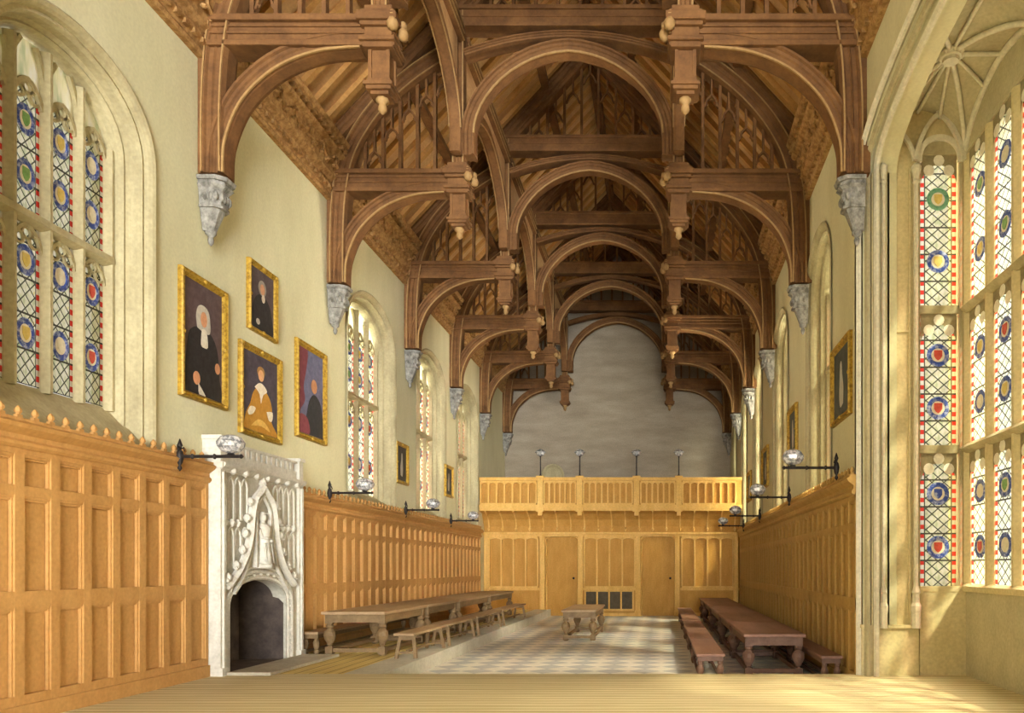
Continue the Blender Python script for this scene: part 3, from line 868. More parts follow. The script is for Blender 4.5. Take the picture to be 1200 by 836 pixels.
# cornice and battlement parapet
b = MB()
yy0, yy1 = FY0 - oy, FY1 - oy
b.prism([(x0, yy0, Z(1.42) - oz), (x1 + .03, yy0, Z(1.42) - oz), (x1 + .12, yy0, Z(1.5) - oz), (x1 + .12, yy0, Z(1.54) - oz), (x1 + .04, yy0, Z(1.56) - oz), (x0, yy0, Z(1.56) - oz)], (0, yy1 - yy0, 0))
for k in range(7):
    y_ = FY0 + .3 + k * .33; b.lathe([(.01, -.05), (.05, -.02), (.05, .03), (.02, .06)], fp(y_, 1.44, .07), 6)
b.build('cornice', M_fire, root)
b = MB(); b.box(x1 - .12, x1, yy0 + .14, yy1 - .14, Z(1.55) - oz, Z(1.7) - oz)
b.box(x1 - .12, x1 + .02, yy0 + .14, yy1 - .14, Z(1.84) - oz, Z(1.88) - oz)
y_ = yy0 + .14
while y_ < yy1 - .2: b.box(x1 - .1, x1, y_, y_ + .09, Z(1.7) - oz, Z(1.84) - oz); y_ += .16
b.build('parapet', M_fire, root)
# blind tracery lancets in two tiers
bar = [(-.014, 0), (-.014, .022), (.014, .022), (.014, 0)]
for side in (-1, 1):
    b = MB()
    for i in range(4):
        yc = opy + side * (1.05 - i * .19) if i < 4 else 0
        for (z0, z1) in ((.72, 1.36), (-.02 + (.0 if i < 2 else .35), .6)):
            if z0 < .3 and i > 1: continue
            P = [(yc - .08, z0), (yc - .08, z1 - .12), (yc - .05, z1 - .04), (yc, z1), (yc + .05, z1 - .04), (yc + .08, z1 - .12), (yc + .08, z0)]
            b.sweep([fp(y_, z_) for y_, z_ in P], (1, 0, 0), bar)
    b.box(x1, x1 + .03, opy + side * 1.13 - oy, opy + side * .62 - oy, Z(.63) - oz, Z(.68) - oz)
    for y_ in (1.05, .86, .7): b.lathe([(.01, -.05), (.04, -.01), (.05, .03), (.02, .07)], fp(opy + side * y_, .66, .03), 6)
    b.build('blind_tracery', M_fire, root)
# ogee canopy with crockets
og = [(1.05, -.3), (.8, -.12), (.58, .12), (.42, .45), (.36, .8), (.27, 1.06), (.1, 1.2), (0, 1.3)]
canopy = MB(); cro = MB()
for side in (-1, 1):
    P = catmull([fp(opy + side * a, z_, .02) for a, z_ in og], 4)
    canopy.sweep(P, (1, 0, 0), [(-.045, 0), (-.045, .05), (0, .1), (.045, .05), (.045, 0)])
    P = catmull([fp(opy + side * (a * .8), z_ - .1, .02) for a, z_ in og], 4)
    canopy.sweep(P, (1, 0, 0), [(-.02, 0), (-.02, .05), (.02, .05), (.02, 0)])
    for a, z_ in [(.95, -.2), (.72, -.02), (.55, .22), (.47, .48), (.42, .72), (.33, .98)]:
        c_ = fp(opy + side * (a + .07), z_ + .05, .06)
        cro.lathe([(.01, -.06), (.05, -.04), (.06, 0), (.045, .04), (.01, .07)], c_, 6)
        cro.lathe([(.01, -.03), (.035, 0), (.01, .04)], (c_[0] + .02, c_[1] + side * .05, c_[2] - .05), 6)
cn = canopy.build('canopy', M_fire, root); cro.build('crocket', M_fire, cn)
MB().lathe([(.03, 1.2), (.045, 1.28), (.03, 1.3), (.07, 1.34), (.05, 1.4), (.015, 1.46), (.03, 1.49), (.005, 1.53)], (x1 + .05, opy - oy, EYE - oz), 8).build('finial', M_fire, cn)
# statue in the niche
b = MB()
b.lathe([(.17, -.02), (.19, .02), (.14, .06)], (x1 + .04, opy - oy, EYE - oz), 8)
b.lathe([(.15, .06), (.14, .2), (.11, .38), (.12, .52), (.13, .62), (.1, .68), (.045, .71), (.04, .74), (.065, .78), (.07, .83), (.05, .88), (.01, .9)], (x1 + .04, opy - oy, EYE - oz), 10)
b.tube([fp(opy - .12, .62, .05), fp(opy - .15, .48, .1), fp(opy - .02, .46, .17)], .03, 6); b.tube([fp(opy + .12, .62, .05), fp(opy + .15, .48, .1), fp(opy + .03, .42, .17)], .03, 6)
for k in range(5): b.tube([fp(opy - .1 + k * .05, .4, .13), fp(opy - .11 + k * .055, .07, .17)], .012, 5)
b.build('statue', M_fire, root, smooth=True)
b = MB()
for side in (-1, 1): b.box(x1, x1 + .08, opy + side * .22 - .02 - oy, opy + side * .22 + .02 - oy, Z(.0) - oz, Z(.9) - oz)
b.build('niche_shaft', M_fire, root)
# firebox
b = MB(); xa = -.55
zt_ = Z(-.18) - oz
ya, yb = opy - opw - oy, opy + opw - oy
b.quad((xa, ya + .1, 0), (xa, yb - .1, 0), (xa, yb - .1, zt_), (xa, ya + .1, zt_))
b.quad((xa, ya + .1, 0), (x1 - .05, ya, 0), (x1 - .05, ya, zt_), (xa, ya + .1, zt_))
b.quad((xa, yb - .1, 0), (x1 - .05, yb, 0), (x1 - .05, yb, zt_), (xa, yb - .1, zt_))
b.quad((xa, ya, zt_), (xa, yb, zt_), (x1 - .1, yb, zt_), (x1 - .1, ya, zt_))
b.quad((xa, ya, .01), (xa, yb, .01), (x1, yb, .01), (x1, ya, .01))
b.build('firebox', M_soot, root)
# hearth
o = MB().box(-6.4, -5.75, FY0 + .05, FY1 - .1, DAIS, DAIS + .05).build('hearth', M_hearth, bevel=.01)
tag(o, 'grey stone hearth slab in front of the fireplace', 'hearth')

# ------------------------------------------------------------------ portraits
def portrait(x, sgn, ya, yb, za, zc, label, fig, ground='4A3A3C', fw=.09):
    """hung on plane x; local s runs along +y; fig: list of (name, material colour, outline in unit coords)"""
    root = empty('portrait', (x, (ya + yb) / 2, Z(za)), label, 'painting', 'framed portraits on the walls')
    W = yb - ya; H = zc - za
    def pt(u, v, off): return (sgn * off, (u - .5) * W, v * H)
    b = MB()
    for (A, B) in (((0, 0), (1, 0)), ((1, 0), (1, 1)), ((1, 1), (0, 1)), ((0, 1), (0, 0))):
        pass
    fwu, fwv = fw / W, fw / H
    rings = [(0, 0.0), (0, .05), (.12, .075), (.3, .06), (.45, .05), (.6, .065), (.78, .05), (1, .02), (1, .0)]
    R = []
    for f, off in rings:
        R.append([pt(f * fwu, f * fwv, off), pt(1 - f * fwu, f * fwv, off), pt(1 - f * fwu, 1 - f * fwv, off), pt(f * fwu, 1 - f * fwv, off)])
    for A, B in zip(R[:-1], R[1:]):
        for i in range(4): b.quad(A[i], A[(i + 1) % 4], B[(i + 1) % 4], B[i])
    for u, v in ((.5, 1), (.5, 0), (0, .5), (1, .5), (0, 0), (1, 0), (0, 1), (1, 1)):
        uu = min(max(u, fwu * .45), 1 - fwu * .45); vv = min(max(v, fwv * .45), 1 - fwv * .45)
        c_ = pt(uu, vv, .05); b.lathe([(.045, -.01), (.035, .02), (.01, .035)] if sgn > 0 else [(.01, -.035), (.035, -.02), (.045, .01)], c_, 6, axis='x')
    b.build('frame', M_gold, root)
    key = 'ground_' + ground
    if key not in MATS: mat(key, ground, ''.join('%02X' % min(255, int(ground[i:i + 2], 16) + 26) for i in (0, 2, 4)), scale=5, rough=.6)
    c = MB(); c.box(0, sgn * .022, -W / 2 + fw * .9, W / 2 - fw * .9, fw * .9, H - fw * .9)
    cv = c.build('canvas', MATS[key], root)
    lvl = .024
    for nm, colr, outline in fig:
        km = 'paint_' + colr
        if km not in MATS: mat(km, colr, ''.join('%02X' % min(255, int(colr[i:i + 2], 16) + 16) for i in (0, 2, 4)), scale=12, rough=.6)
        c = MB()
        P = catmull([(0, a, d_) for a, d_ in outline] + [(0, *outline[0])], 3)[:-1]
        mg = fwu; mv = fwv
        c.prism([pt(mg + (1 - 2 * mg) * min(1, max(0, p.y)), mv + (1 - 2 * mv) * min(1, max(0, p.z)), lvl) for p in P], (sgn * .002, 0, 0))
        c.build(nm, MATS[km], cv); lvl += .0022
    return root
def ell(cx, cy, rx, ry, n=10): return [(cx + rx * math.cos(2 * math.pi * k / n), cy + ry * math.sin(2 * math.pi * k / n)) for k in range(n)]
fig_judge = [('painted_robe', '232022', [(.04, 0), (.03, .2), (.08, .42), (.14, .54), (.34, .61), (.6, .61), (.8, .54), (.9, .4), (.93, .2), (.97, 0)]),
             ('painted_wig', 'B9B3A6', [(.33, .6), (.3, .7), (.35, .79), (.48, .82), (.62, .79), (.67, .7), (.66, .59), (.5, .58)]),
             ('painted_face', 'C98F68', ell(.5, .695, .085, .07)), ('painted_bands', 'D9D2C2', [(.44, .6), (.56, .6), (.6, .46), (.5, .44), (.42, .46)]),
             ('painted_hand', 'C98F68', ell(.86, .3, .07, .05)), ('painted_hand', 'C98F68', ell(.3, .14, .09, .06)), ('painted_paper', 'C9C2B4', [(.34, .1), (.5, .02), (.52, 0), (.36, 0)])]
fig_small = [('painted_robe', '242225', [(.1, 0), (.08, .3), (.2, .5), (.4, .6), (.65, .58), (.85, .45), (.95, .2), (.95, 0)]),
             ('painted_hair', '8E867C', ell(.5, .72, .17, .13)), ('painted_face', 'C08C6A', ell(.5, .7, .1, .09)), ('painted_bands', 'C9C0B0', ell(.53, .55, .07, .07)), ('painted_cuff', 'B8B0A4', ell(.3, .12, .08, .05))]
fig_lady = [('painted_gown', 'B5822E', [(.02, .03), (.08, .2), (.2, .34), (.26, .46), (.36, .56), (.5, .6), (.66, .56), (.8, .44), (.84, .3), (.82, .18), (.97, .06), (.95, 0), (.05, 0)]),
            ('painted_collar', 'E6DCC8', [(.32, .57), (.44, .64), (.56, .64), (.68, .57), (.56, .5), (.5, .38), (.46, .5)]), ('painted_sleeve', 'E6DCC8', [(.12, .22), (.2, .3), (.34, .3), (.28, .22), (.16, .18)]),
            ('painted_sleeve', 'E6DCC8', [(.66, .3), (.84, .32), (.82, .2), (.72, .2)]), ('painted_hair', '9C7440', ell(.49, .79, .11, .075)), ('painted_face', 'D9A578', ell(.49, .745, .08, .075)),
            ('painted_fold', 'D8AE5A', [(.2, .05), (.4, .16), (.6, .14), (.75, .04), (.5, .08)])]
fig_curtain = [('painted_curtain', '6E3440', [(0, 1), (.36, 1), (.3, .75), (.2, .55), (.26, .4), (.1, .28), (0, .25)]), ('painted_robe', '2A2C30', [(.2, 0), (.3, .2), (.42, .4), (.6, .5), (.8, .47), (.94, .35), (1, 0)]),
               ('painted_face', 'B07C56', ell(.62, .6, .12, .085)), ('painted_table', '7A3A44', [(0, .0), (.02, .2), (.3, .2), (.42, .1), (.4, 0)])]
fig_tiny = [('painted_figure', 'B9B4A8', [(.4, .15), (.38, .4), (.45, .6), (.5, .8), (.58, .78), (.62, .55), (.64, .3), (.58, .12)])]
portrait(XL, 1, 10.67, 11.8, 2.4, 4.21, 'large gilt portrait of a white-wigged figure in black robes', fig_judge, '4E3E40', .1)
portrait(XL, 1, 12.43, 13.34, 3.88, 5.03, 'small gilt portrait of a dark-robed figure, topmost of the left wall group', fig_small, '453A3C', .08)
portrait(XL, 1, 12.18, 13.5, 2.14, 3.63, 'gilt portrait of a seated woman in a golden gown above the fireplace', fig_lady, '3E3844', .11)
portrait(XL, 1, 14.06, 15.3, 2.41, 4.22, 'gilt portrait of a robed man with crimson curtain', fig_curtain, '5A5C78', .11)
portrait(XL, 1, 19.35, 20.25, 2.14, 3.2, 'small dark portrait between the first and second receding left windows', fig_tiny, '38342E', .1)
portrait(XL, 1, 23.75, 24.6, 2.2, 3.2, 'smallest dark portrait on the left wall near the gallery', fig_tiny, '38342E', .1)
portrait(XR, -1, 11.95, 13.25, 2.4, 3.7, 'nearest gilt portrait on the right wall beside the bay window pier', fig_tiny, '3C403C', .11)
portrait(XR, -1, 16.7, 17.8, 2.45, 3.6, 'second gilt portrait on the right wall, between the first two windows', fig_tiny, '3C403C', .11)
portrait(XR, -1, 21.2, 22.4, 2.25, 3.4, 'third gilt portrait on the right wall, between the second and third windows', fig_tiny, '3C403C', .11)
portrait(XR, -1, 25.2, 26.3, 2.2, 3.2, 'farthest gilt portrait on the right wall near the gallery end', fig_tiny, '3C403C', .11)

# ------------------------------------------------------------------ wall lamps
def make_lamp():
    root = empty('wall_lamp', (0, 0, 0))
    b = MB(); b.lathe([(.005, -.2), (.03, -.16), (.015, -.12), (.035, -.08), (.05, 0), (.035, .07), (.015, .1), (.035, .15), (.005, .24)], (.03, 0, 0), 8)
    for q in (-1, 1): b.tube([(.03, 0, .1), (.04, q * .06, .13), (.05, q * .07, .08)], .012, 5)
    b.build('wall_mount', M_iron, root, smooth=True)
    b = MB(); b.tube([(.0, 0, 0), (.84, 0, .0)], .024, 6); b.lathe([(.01, -.03), (.035, 0), (.01, .03)], (.86, 0, 0), 8)
    for x in (.2, .5): b.lathe([(.025, -.02), (.04, 0), (.025, .02)], (x, 0, 0), 8, axis='x')
    b.build('arm', M_iron, root)
    b = MB(); b.lathe([(.03, .01), (.05, .03), (.03, .05)], (.72, 0, 0), 8); b.build('burner', M_iron, root)
    # faceted silvered globe with reflector
    MB().lathe([(.03, .04), (.12, .07), (.17, .13), (.18, .19), (.13, .26), (.05, .29)], (.72, 0, 0), 9).build('glass_globe', M_silver, root)
    return root
lp = make_lamp(); first = True
for s, y, z, lab in ((1, 10.4, 1.5, 'iron wall lamp reaching in front of the fireplace parapet'), (1, 15.1, 1.46, 'iron wall lamp on the left panelling just past the fireplace'),
                     (1, 19.6, 1.46, 'iron wall lamp on the left panelling below the small portrait'), (1, 23.8, 1.44, 'iron wall lamp on the left panelling nearest the gallery'),
                     (-1, 12.2, 1.58, 'iron wall lamp on the right panelling nearest the viewer'), (-1, 16.7, 1.52, 'iron wall lamp on the right panelling, second from the viewer'),
                     (-1, 21.7, 1.45, 'iron wall lamp on the right panelling, third from the viewer'), (-1, 26.0, 1.4, 'iron wall lamp on the right panelling nearest the gallery')):
    t = lp if first else copy_tree(lp); first = False
    xw = XL + .17 if s > 0 else XR - .17
    t.location = (xw, y, Z(z)); t.rotation_euler = (0, 0, 0 if s > 0 else math.pi)
    tag(t, lab, 'lamp', 'bracket lamps on the side walls')

# ------------------------------------------------------------------ gallery screen
GY = 29.1; PY = 28.35
gx0, gx1 = XL + .01, XR - .01
root = empty('gallery_screen', (CX, GY, 0), 'golden oak gallery with arcaded parapet and panelled screen across the hall end', 'gallery')
def gb(b, x0, x1, y0, y1, z0, z1): return b.box(x0 - CX, x1 - CX, y0 - GY, y1 - GY, z0, z1)
def gxs(px): return (px - 775) / 30.9       # screen features at the screen's own distance
zS = Z(1.29)                                # top of lower screen
zP0, zP1 = Z(2.2), Z(3.26)
# backing with door openings and lower panels
D1 = (gxs(641), gxs(677)); D2 = (gxs(752), gxs(791)); zd = Z(1.05)
b = MB()
for xa, xb in ((gx0, D1[0]), (D1[1], D2[0]), (D2[1], gx1)): gb(b, xa, xb, GY, GY + .2, 0, zS)
for D_ in (D1, D2):
    A = arch_pts((D_[1] - D_[0]) / 2, zd, .16, n=6, p=2, q=.6); c_ = (D_[0] + D_[1]) / 2
    for (s0, z0), (s1, z1) in zip(A[:-1], A[1:]):
        for yy in (GY, GY + .2): b.quad((c_ + s0 - CX, yy - GY, z0), (c_ + s1 - CX, yy - GY, z1), (c_ + s1 - CX, yy - GY, zS), (c_ + s0 - CX, yy - GY, zS))
b.build('screen_backing', M_gpanel, root)
# posts
for px in (636, 680.5, 747.5, 793.5, 570, 862):
    x_ = gxs(px)
    x_ = min(max(x_, gx0 + .1), gx1 - .1)
    b = MB(); gb(b, x_ - .09, x_ + .09, GY - .12, GY, 0, zS); gb(b, x_ - .03, x_ + .03, GY - .16, GY - .12, .1, zS); gb(b, x_ - .12, x_ + .12, GY - .17, GY, 0, .2); gb(b, x_ - .12, x_ + .12, GY - .17, GY, zS - .08, zS)
    b.build('post', M_gallery, root)
# arcaded panels
def arcade_panels(px0, px1, n, za, zc, y_front, scale=30.9, th=.12, cusp=True, arch=.09, name='panel_bay'):
    xa, xb = (px0 - 775) / scale, (px1 - 775) / scale
    b = MB(); w = (xb - xa) / n
    for i in range(n + 1):
        x_ = xa + i * w; gb(b, x_ - .03, x_ + .03, y_front - th, y_front, za, zc)
    gb(b, xa, xb, y_front - th, y_front, zc, zc + .06); gb(b, xa, xb, y_front - th, y_front, za - .06, za)
    for i in range(n):
        c_ = xa + (i + .5) * w; A = arch_pts(w / 2 - .02, zc - arch, arch * .9, n=5, p=2, q=.55)
        for (s0, z0), (s1, z1) in zip(A[:-1], A[1:]):
            y_ = y_front - th * .8 - GY
            b.quad((c_ + s0 - CX, y_, z0), (c_ + s1 - CX, y_, z1), (c_ + s1 - CX, y_, zc + .01), (c_ + s0 - CX, y_, zc + .01))
            b.quad((c_ + s0 - CX, y_, z0), (c_ + s1 - CX, y_, z1), (c_ + s1 - CX, y_front - GY, z1), (c_ + s0 - CX, y_front - GY, z0))
    b.build(name, M_gallery, root)
zl = Z(-.72)
arcade_panels(574, 631, 4, zl, Z(1.1), GY)
arcade_panels(685, 744, 4, Z(-.72), Z(1.1), GY)
arcade_panels(799, 859, 4, zl, Z(1.1), GY)
b = MB()
gb(b, gx0, gxs(633), GY - .08, GY, zl - .16, zl - .06); gb(b, gxs(797), gx1, GY - .08, GY, zl - .16, zl - .06); gb(b, gxs(683), gxs(745), GY - .08, GY, Z(-.88), Z(-.78))
gb(b, gx0, gx1, GY - .1, GY, Z(1.16), zS); gb(b, gx0, gx1, GY - .2, GY, zS - .05, zS + .03)
gb(b, gx0, D1[0], GY - .06, GY, 0, .12); gb(b, D1[1], D2[0], GY - .06, GY, 0, .12); gb(b, D2[1], gx1, GY - .06, GY, 0, .12)
b.build('rail', M_gallery, root)
# serving grille low in the middle bay
gr = MB(); gb(gr, gxs(686), gxs(742), GY - .035, GY - .005, Z(-1.58), Z(-.92)); gp_ = gr.build('grille_opening', M_dark, root)
gr = MB(); w = (gxs(742) - gxs(686)) / 4
for i in range(5): gb(gr, gxs(686) + i * w - .03, gxs(686) + i * w + .03, GY - .08, GY - .03, Z(-1.62), Z(-.88))
gb(gr, gxs(685), gxs(743), GY - .08, GY - .03, Z(-1.66), Z(-1.58)); gb(gr, gxs(685), gxs(743), GY - .08, GY - .03, Z(-.93), Z(-.87))
gr.build('grille_frame', M_gallery, gp_)
# coving and its brackets
b = MB()
sec = [(GY - .02, zS), (GY - .06, zS + .25), (GY - .2, zS + .5), (GY - .45, zS + .7), (PY - .02, zS + .8), (PY - .02, zP0), (GY + .1, zP0), (GY + .1, zS)]
b.prism([(gx0 - CX, y_ - GY, z_) for y_, z_ in sec], (gx1 - gx0, 0, 0)); b.build('coving', M_gpanel, root)
b = MB(); gb(b, gx0, gx1, PY - .1, PY, zP0 - .02, zP0 + .1); gb(b, gx0, gx1, PY - .06, PY, zP0 - .12, zP0 - .02); gb(b, gx0, gx1, PY - .06, PY + .1, zP1 - .06, zP1); gb(b, gx0, gx1, PY - .1, PY + .12, zP1, zP1 + .05)
b.build('parapet_rail', M_gallery, root)
nb = 19
for i in range(nb):
    x_ = gx0 + .2 + (gx1 - gx0 - .4) * i / (nb - 1)
    b = MB()
    P = catmull([(x_ - CX, GY - .05 - GY, zS + .12), (x_ - CX, -.1, zS + .35), (x_ - CX, -.25, zS + .58), (x_ - CX, PY - GY + .02, zS + .78)], 3)
    b.sweep(P, (1, 0, 0), rect(.07, .05)); b.lathe([(.01, -.1), (.035, -.07), (.055, 0), (.03, .05)], (x_ - CX, -.12, zS + .16), 6)
    b.build('bracket', M_gallery, root)
# parapet
def pxs(px): return (px - 775) / (900 / PY)
b = MB(); gb(b, gx0, gx1, PY, PY + .06, zP0, zP1); b.build('parapet_backing', M_gpanel, root)
ppx = [633.5, 679.5, 746, 795.5]
for px in ppx:
    x_ = pxs(px); b = MB(); gb(b, x_ - .1, x_ + .1, PY - .13, PY + .06, zP0, zP1 + .1); gb(b, x_ - .14, x_ + .14, PY - .17, PY + .1, zP1 + .02, zP1 + .1)
    gb(b, x_ - .14, x_ + .14, PY - .18, PY + .0, zP0 - .16, zP0 - .02); gb(b, x_ - .08, x_ + .08, PY - .14, PY, zP0 - .3, zP0 - .16)
    b.build('parapet_post', M_gallery, root)
for a, c_, n in ((564, 629, 7), (638, 675, 6), (684, 741, 8), (751, 791, 6), (800, 862, 7)):
    a_ = max(a, 775 + (gx0 + .05) * 900 / PY); cc = min(c_, 775 + (gx1 - .05) * 900 / PY)
    arcade_panels(a_, cc, n, zP0 + .16, zP1 - .14, PY, scale=900 / PY, th=.12, arch=.1, name='parapet_bay')
MB().box(gx0 - CX, gx1 - CX, PY - GY, YB - GY - .01, zP0 - .12, zP0).build('gallery_floor', M_gallery, root)
# doors
for k, D_ in enumerate((D1, D2)):
    r_ = empty('door_%d' % (k + 1), ((D_[0] + D_[1]) / 2, GY + .13, 0), label='plain arched oak door in the gallery screen, %s of the pair' % ('left' if k == 0 else 'right'), kind='structure')
    w = (D_[1] - D_[0]) / 2
    A = arch_pts(w, zd, .16, n=6, p=2, q=.6)
    b = MB(); b.prism([(-w, 0, 0)] + [(s_, 0, z_) for s_, z_ in A] + [(w, 0, 0)], (0, .05, 0)); b.build('door_leaf', M_gpanel, r_)
    b = MB(); L_ = [(-w - .02, 0)] + [(s_, z_) for s_, z_ in arch_pts(w + .02, zd, .18, n=6, p=2, q=.6)] + [(w + .02, 0)]
    b.sweep([(a, -.14, z_) for a, z_ in L_], (0, -1, 0), [(-.04, -.02), (-.04, .04), (0, .09), (.04, .04), (.04, -.02)]); b.build('door_frame', M_gallery, r_)
    b = MB(); b.lathe([(.02, -.06), (.045, -.04), (.045, -.02), (.015, 0)], (w * .72, 0, Z(-.42)), 8, axis='y'); b.build('door_handle', M_iron, r_)
# standing lamps on the parapet posts
def make_plamp():
    root = empty('gallery_lamp', (0, 0, 0))
    b = MB(); b.lathe([(.07, 0), (.05, .03), (.025, .06), (.022, .7), (.04, .72), (.02, .75)], (0, 0, 0), 8); b.build('pole', M_iron, root)
    MB().lathe([(.05, .74), (.13, .78), (.15, .84), (.13, .9), (.05, .94)], (0, 0, 0), 9).build('glass_globe', M_silver, root)
    MB().lathe([(.19, .86), (.21, .88), (.1, .97), (.02, 1.0)], (0, 0, 0), 10).build('reflector', M_silver, root)
    return root
pl = make_plamp()
for i, px in enumerate(ppx):
    t = pl if i == 0 else copy_tree(pl)
    t.location = (pxs(px), PY - .02, zP1 + .1)
    tag(t, ['black pole lamp standing on the gallery rail by the small round-headed doorway', 'black pole lamp on the gallery rail, second from the left wall',
            'black pole lamp on the gallery rail, second from the right wall', 'black pole lamp on the gallery rail nearest the right wall'][i], 'lamp', 'standing lamps on the gallery rail')

# ------------------------------------------------------------------ oriel bay
OY = 11.38; OX = 4.5
root = empty('wall_oriel', (0, 0, 0), label='stone far wall of the bay window with blind panel and shafts', kind='structure')
# far wall pieces around the single-light window X 3.84..4.40
wx0, wx1 = 3.82, 4.42
b = MB(); TH = .45
b.box(XR, wx0, OY, OY + TH, DAIS - .02, Z(7.2)); b.box(wx1, OX + .5, OY, OY + TH, DAIS - .02, Z(7.2)); b.box(wx0, wx1, OY, OY + TH, DAIS - .02, Z(-.32)); b.box(wx0, wx1, OY, OY + TH, Z(6.32), Z(7.2))
b.build('pier', M_oriel, root)
# plinth moulding and mouldings of the jamb
b = MB()
b.box(XR - .02, 3.8, OY - .05, OY, DAIS, Z(-.9)); b.box(XR - .04, 3.82, OY - .08, OY, Z(-.9), Z(-.85)); b.box(wx0 - .05, wx1 + .08, OY - .04, OY, Z(-.36), Z(-.28)); b.box(3.82, OX, OY - .03, OY, DAIS, Z(-.36))
b.build('plinth', M_oriel, root)
def shaft(x_, r, z0=-.9, z1=5.85):
    b = MB(); b.lathe([(r * 2.0, z0), (r * 2.0, z0 + .22), (r * 2.3, z0 + .26), (r * 2.3, z0 + .33), (r * 1.6, z0 + .38), (r * 1.5, z0 + .5), (r * 1.9, z0 + .53), (r * 1.2, z0 + .6), (r, z0 + .64), (r, z1 - .2), (r * 1.5, z1 - .18), (r * 1.1, z1 - .14), (r * 1.6, z1 - .04), (r * 2.1, z1), (r * 2.1, z1 + .05), (r * .8, z1 + .1)], (x_, OY - .07, EYE), 8)
    b.build('shaft', M_stone_pale, root, smooth=False)
shaft(3.27, .03); shaft(3.75, .035)
b = MB()
for x_, w_, d_ in ((3.03, .03, .06), (3.09, .02, .1), (3.15, .03, .05)): b.box(x_, x_ + w_, OY - d_, OY, Z(-.85), Z(5.8))
for x_ in (3.34, 3.66): b.box(x_, x_ + .03, OY - .03, OY, Z(-.85), Z(5.9))
b.box(3.34, 3.69, OY - .02, OY, Z(3.48), Z(3.52))
b.build('jamb_moulding', M_oriel, root)
# small wall arches of the vault
b = MB()
P = [(s_ + 3.5, OY - .03, z_) for s_, z_ in arch_pts(.235, Z(6.0), .42, n=8, p=1.6, q=.7)]
b.sweep(P, (0, -1, 0), [(-.03, 0), (-.03, .05), (.03, .05), (.03, 0)])
P = [(s_ + 4.1, OY - .03, z_) for s_, z_ in arch_pts(.36, Z(6.0), .68, n=8, p=1.6, q=.7)]
b.sweep(P, (0, -1, 0), [(-.03, 0), (-.03, .06), (.03, .06), (.03, 0)])
P = [(s_ + 4.12, OY - .0, z_) for s_, z_ in arch_pts(.31, Z(6.0), .36, n=8)]
b.sweep(P, (0, -1, 0), [(-.04, 0), (-.04, .04), (.04, .04), (.04, 0)])
for c_ in ((3.5, 6.48), (4.1, 6.72)): b.lathe([(.01, -.08), (.05, -.04), (.06, .02), (.03, .08)], (c_[0], OY - .08, Z(c_[1])), 7)
b.build('blind_arch', M_stone_pale, root)

def oriel_light(parent, pt, nrm, c, hw, za, zc, sgn, ringcols):
    """one leaded light with two roundels and a stone head with three lobes"""
    gl = MB(); hd = .36
    gl.quad(pt(c - hw, za), pt(c + hw, za), pt(c + hw, zc), pt(c - hw, zc), [(0, 0), (1, 0), (1, zc - za), (0, zc - za)])
    gl.build('leaded_glass', M_glass, parent)
    H = zc - hd - za
    for f, rc in ((.36, ringcols[0]), (.84, ringcols[1])):
        roundel(parent, pt, nrm, c, za + H * f, hw * .62, .17, rc[0], rc[1], sgn)
    b = MB()
    z0 = zc - hd; n = 8
    P = arch_pts(hw, z0, hd * .8, n=8, p=2, q=.6)
    for (s0, a0), (s1, a1) in zip(P[:-1], P[1:]):
        b.quad(pt(c + s0, a0 - .1, sgn * .03), pt(c + s1, a1 - .1, sgn * .03), pt(c + s1, zc + .04, sgn * .03), pt(c + s0, zc + .04, sgn * .03))
    b.build('light_head', M_head, parent)
    b = MB()
    for dx, dz in ((-hw * .55, .1), (hw * .55, .1), (0, .25)):
        b.poly([pt(c + dx + hw * .3 * math.cos(2 * math.pi * k / 12), z0 + dz + .085 * math.sin(2 * math.pi * k / 12), sgn * .04) for k in range(12)])
    b.build('cusped_lobe', M_rwhite, parent)

TIERS = ((-.3, 1.72), (1.78, 3.78), (3.86, 6.15))
# window 10: the light facing the viewer
w10 = empty('window_10', (0, 0, 0), label='narrow stained-glass light facing the viewer beside the bay pier', kind='structure')
pt10 = lambda s, z, off=0: (s, OY + .06 + off, z)
cols = [((M_rblue, M_rred), (M_rblue, M_rblue)), ((M_rblue, M_rred), (M_rblue, M_rred)), ((M_rblue, M_ryel), (M_rgreen, M_ryel))]
for k, (a, c_) in enumerate(TIERS):
    oriel_light(w10, pt10, (0, -1, 0), 4.12, .27, Z(a), Z(c_), -1, cols[k])
b = MB()
for z_ in (1.75, 3.82): b.box(wx0, wx1, OY + .0, OY + .1, Z(z_) - .06, Z(z_) + .06)
b.box(wx0 - .03, wx0 + .01, OY - .02, OY + .2, Z(-.3), Z(6.15)); b.box(wx1 - .01, wx1 + .03, OY - .02, OY + .2, Z(-.3), Z(6.15)); b.box(wx0, wx1, OY, OY + .2, Z(6.12), Z(6.34))
b.build('window_frame', M_stone, w10)

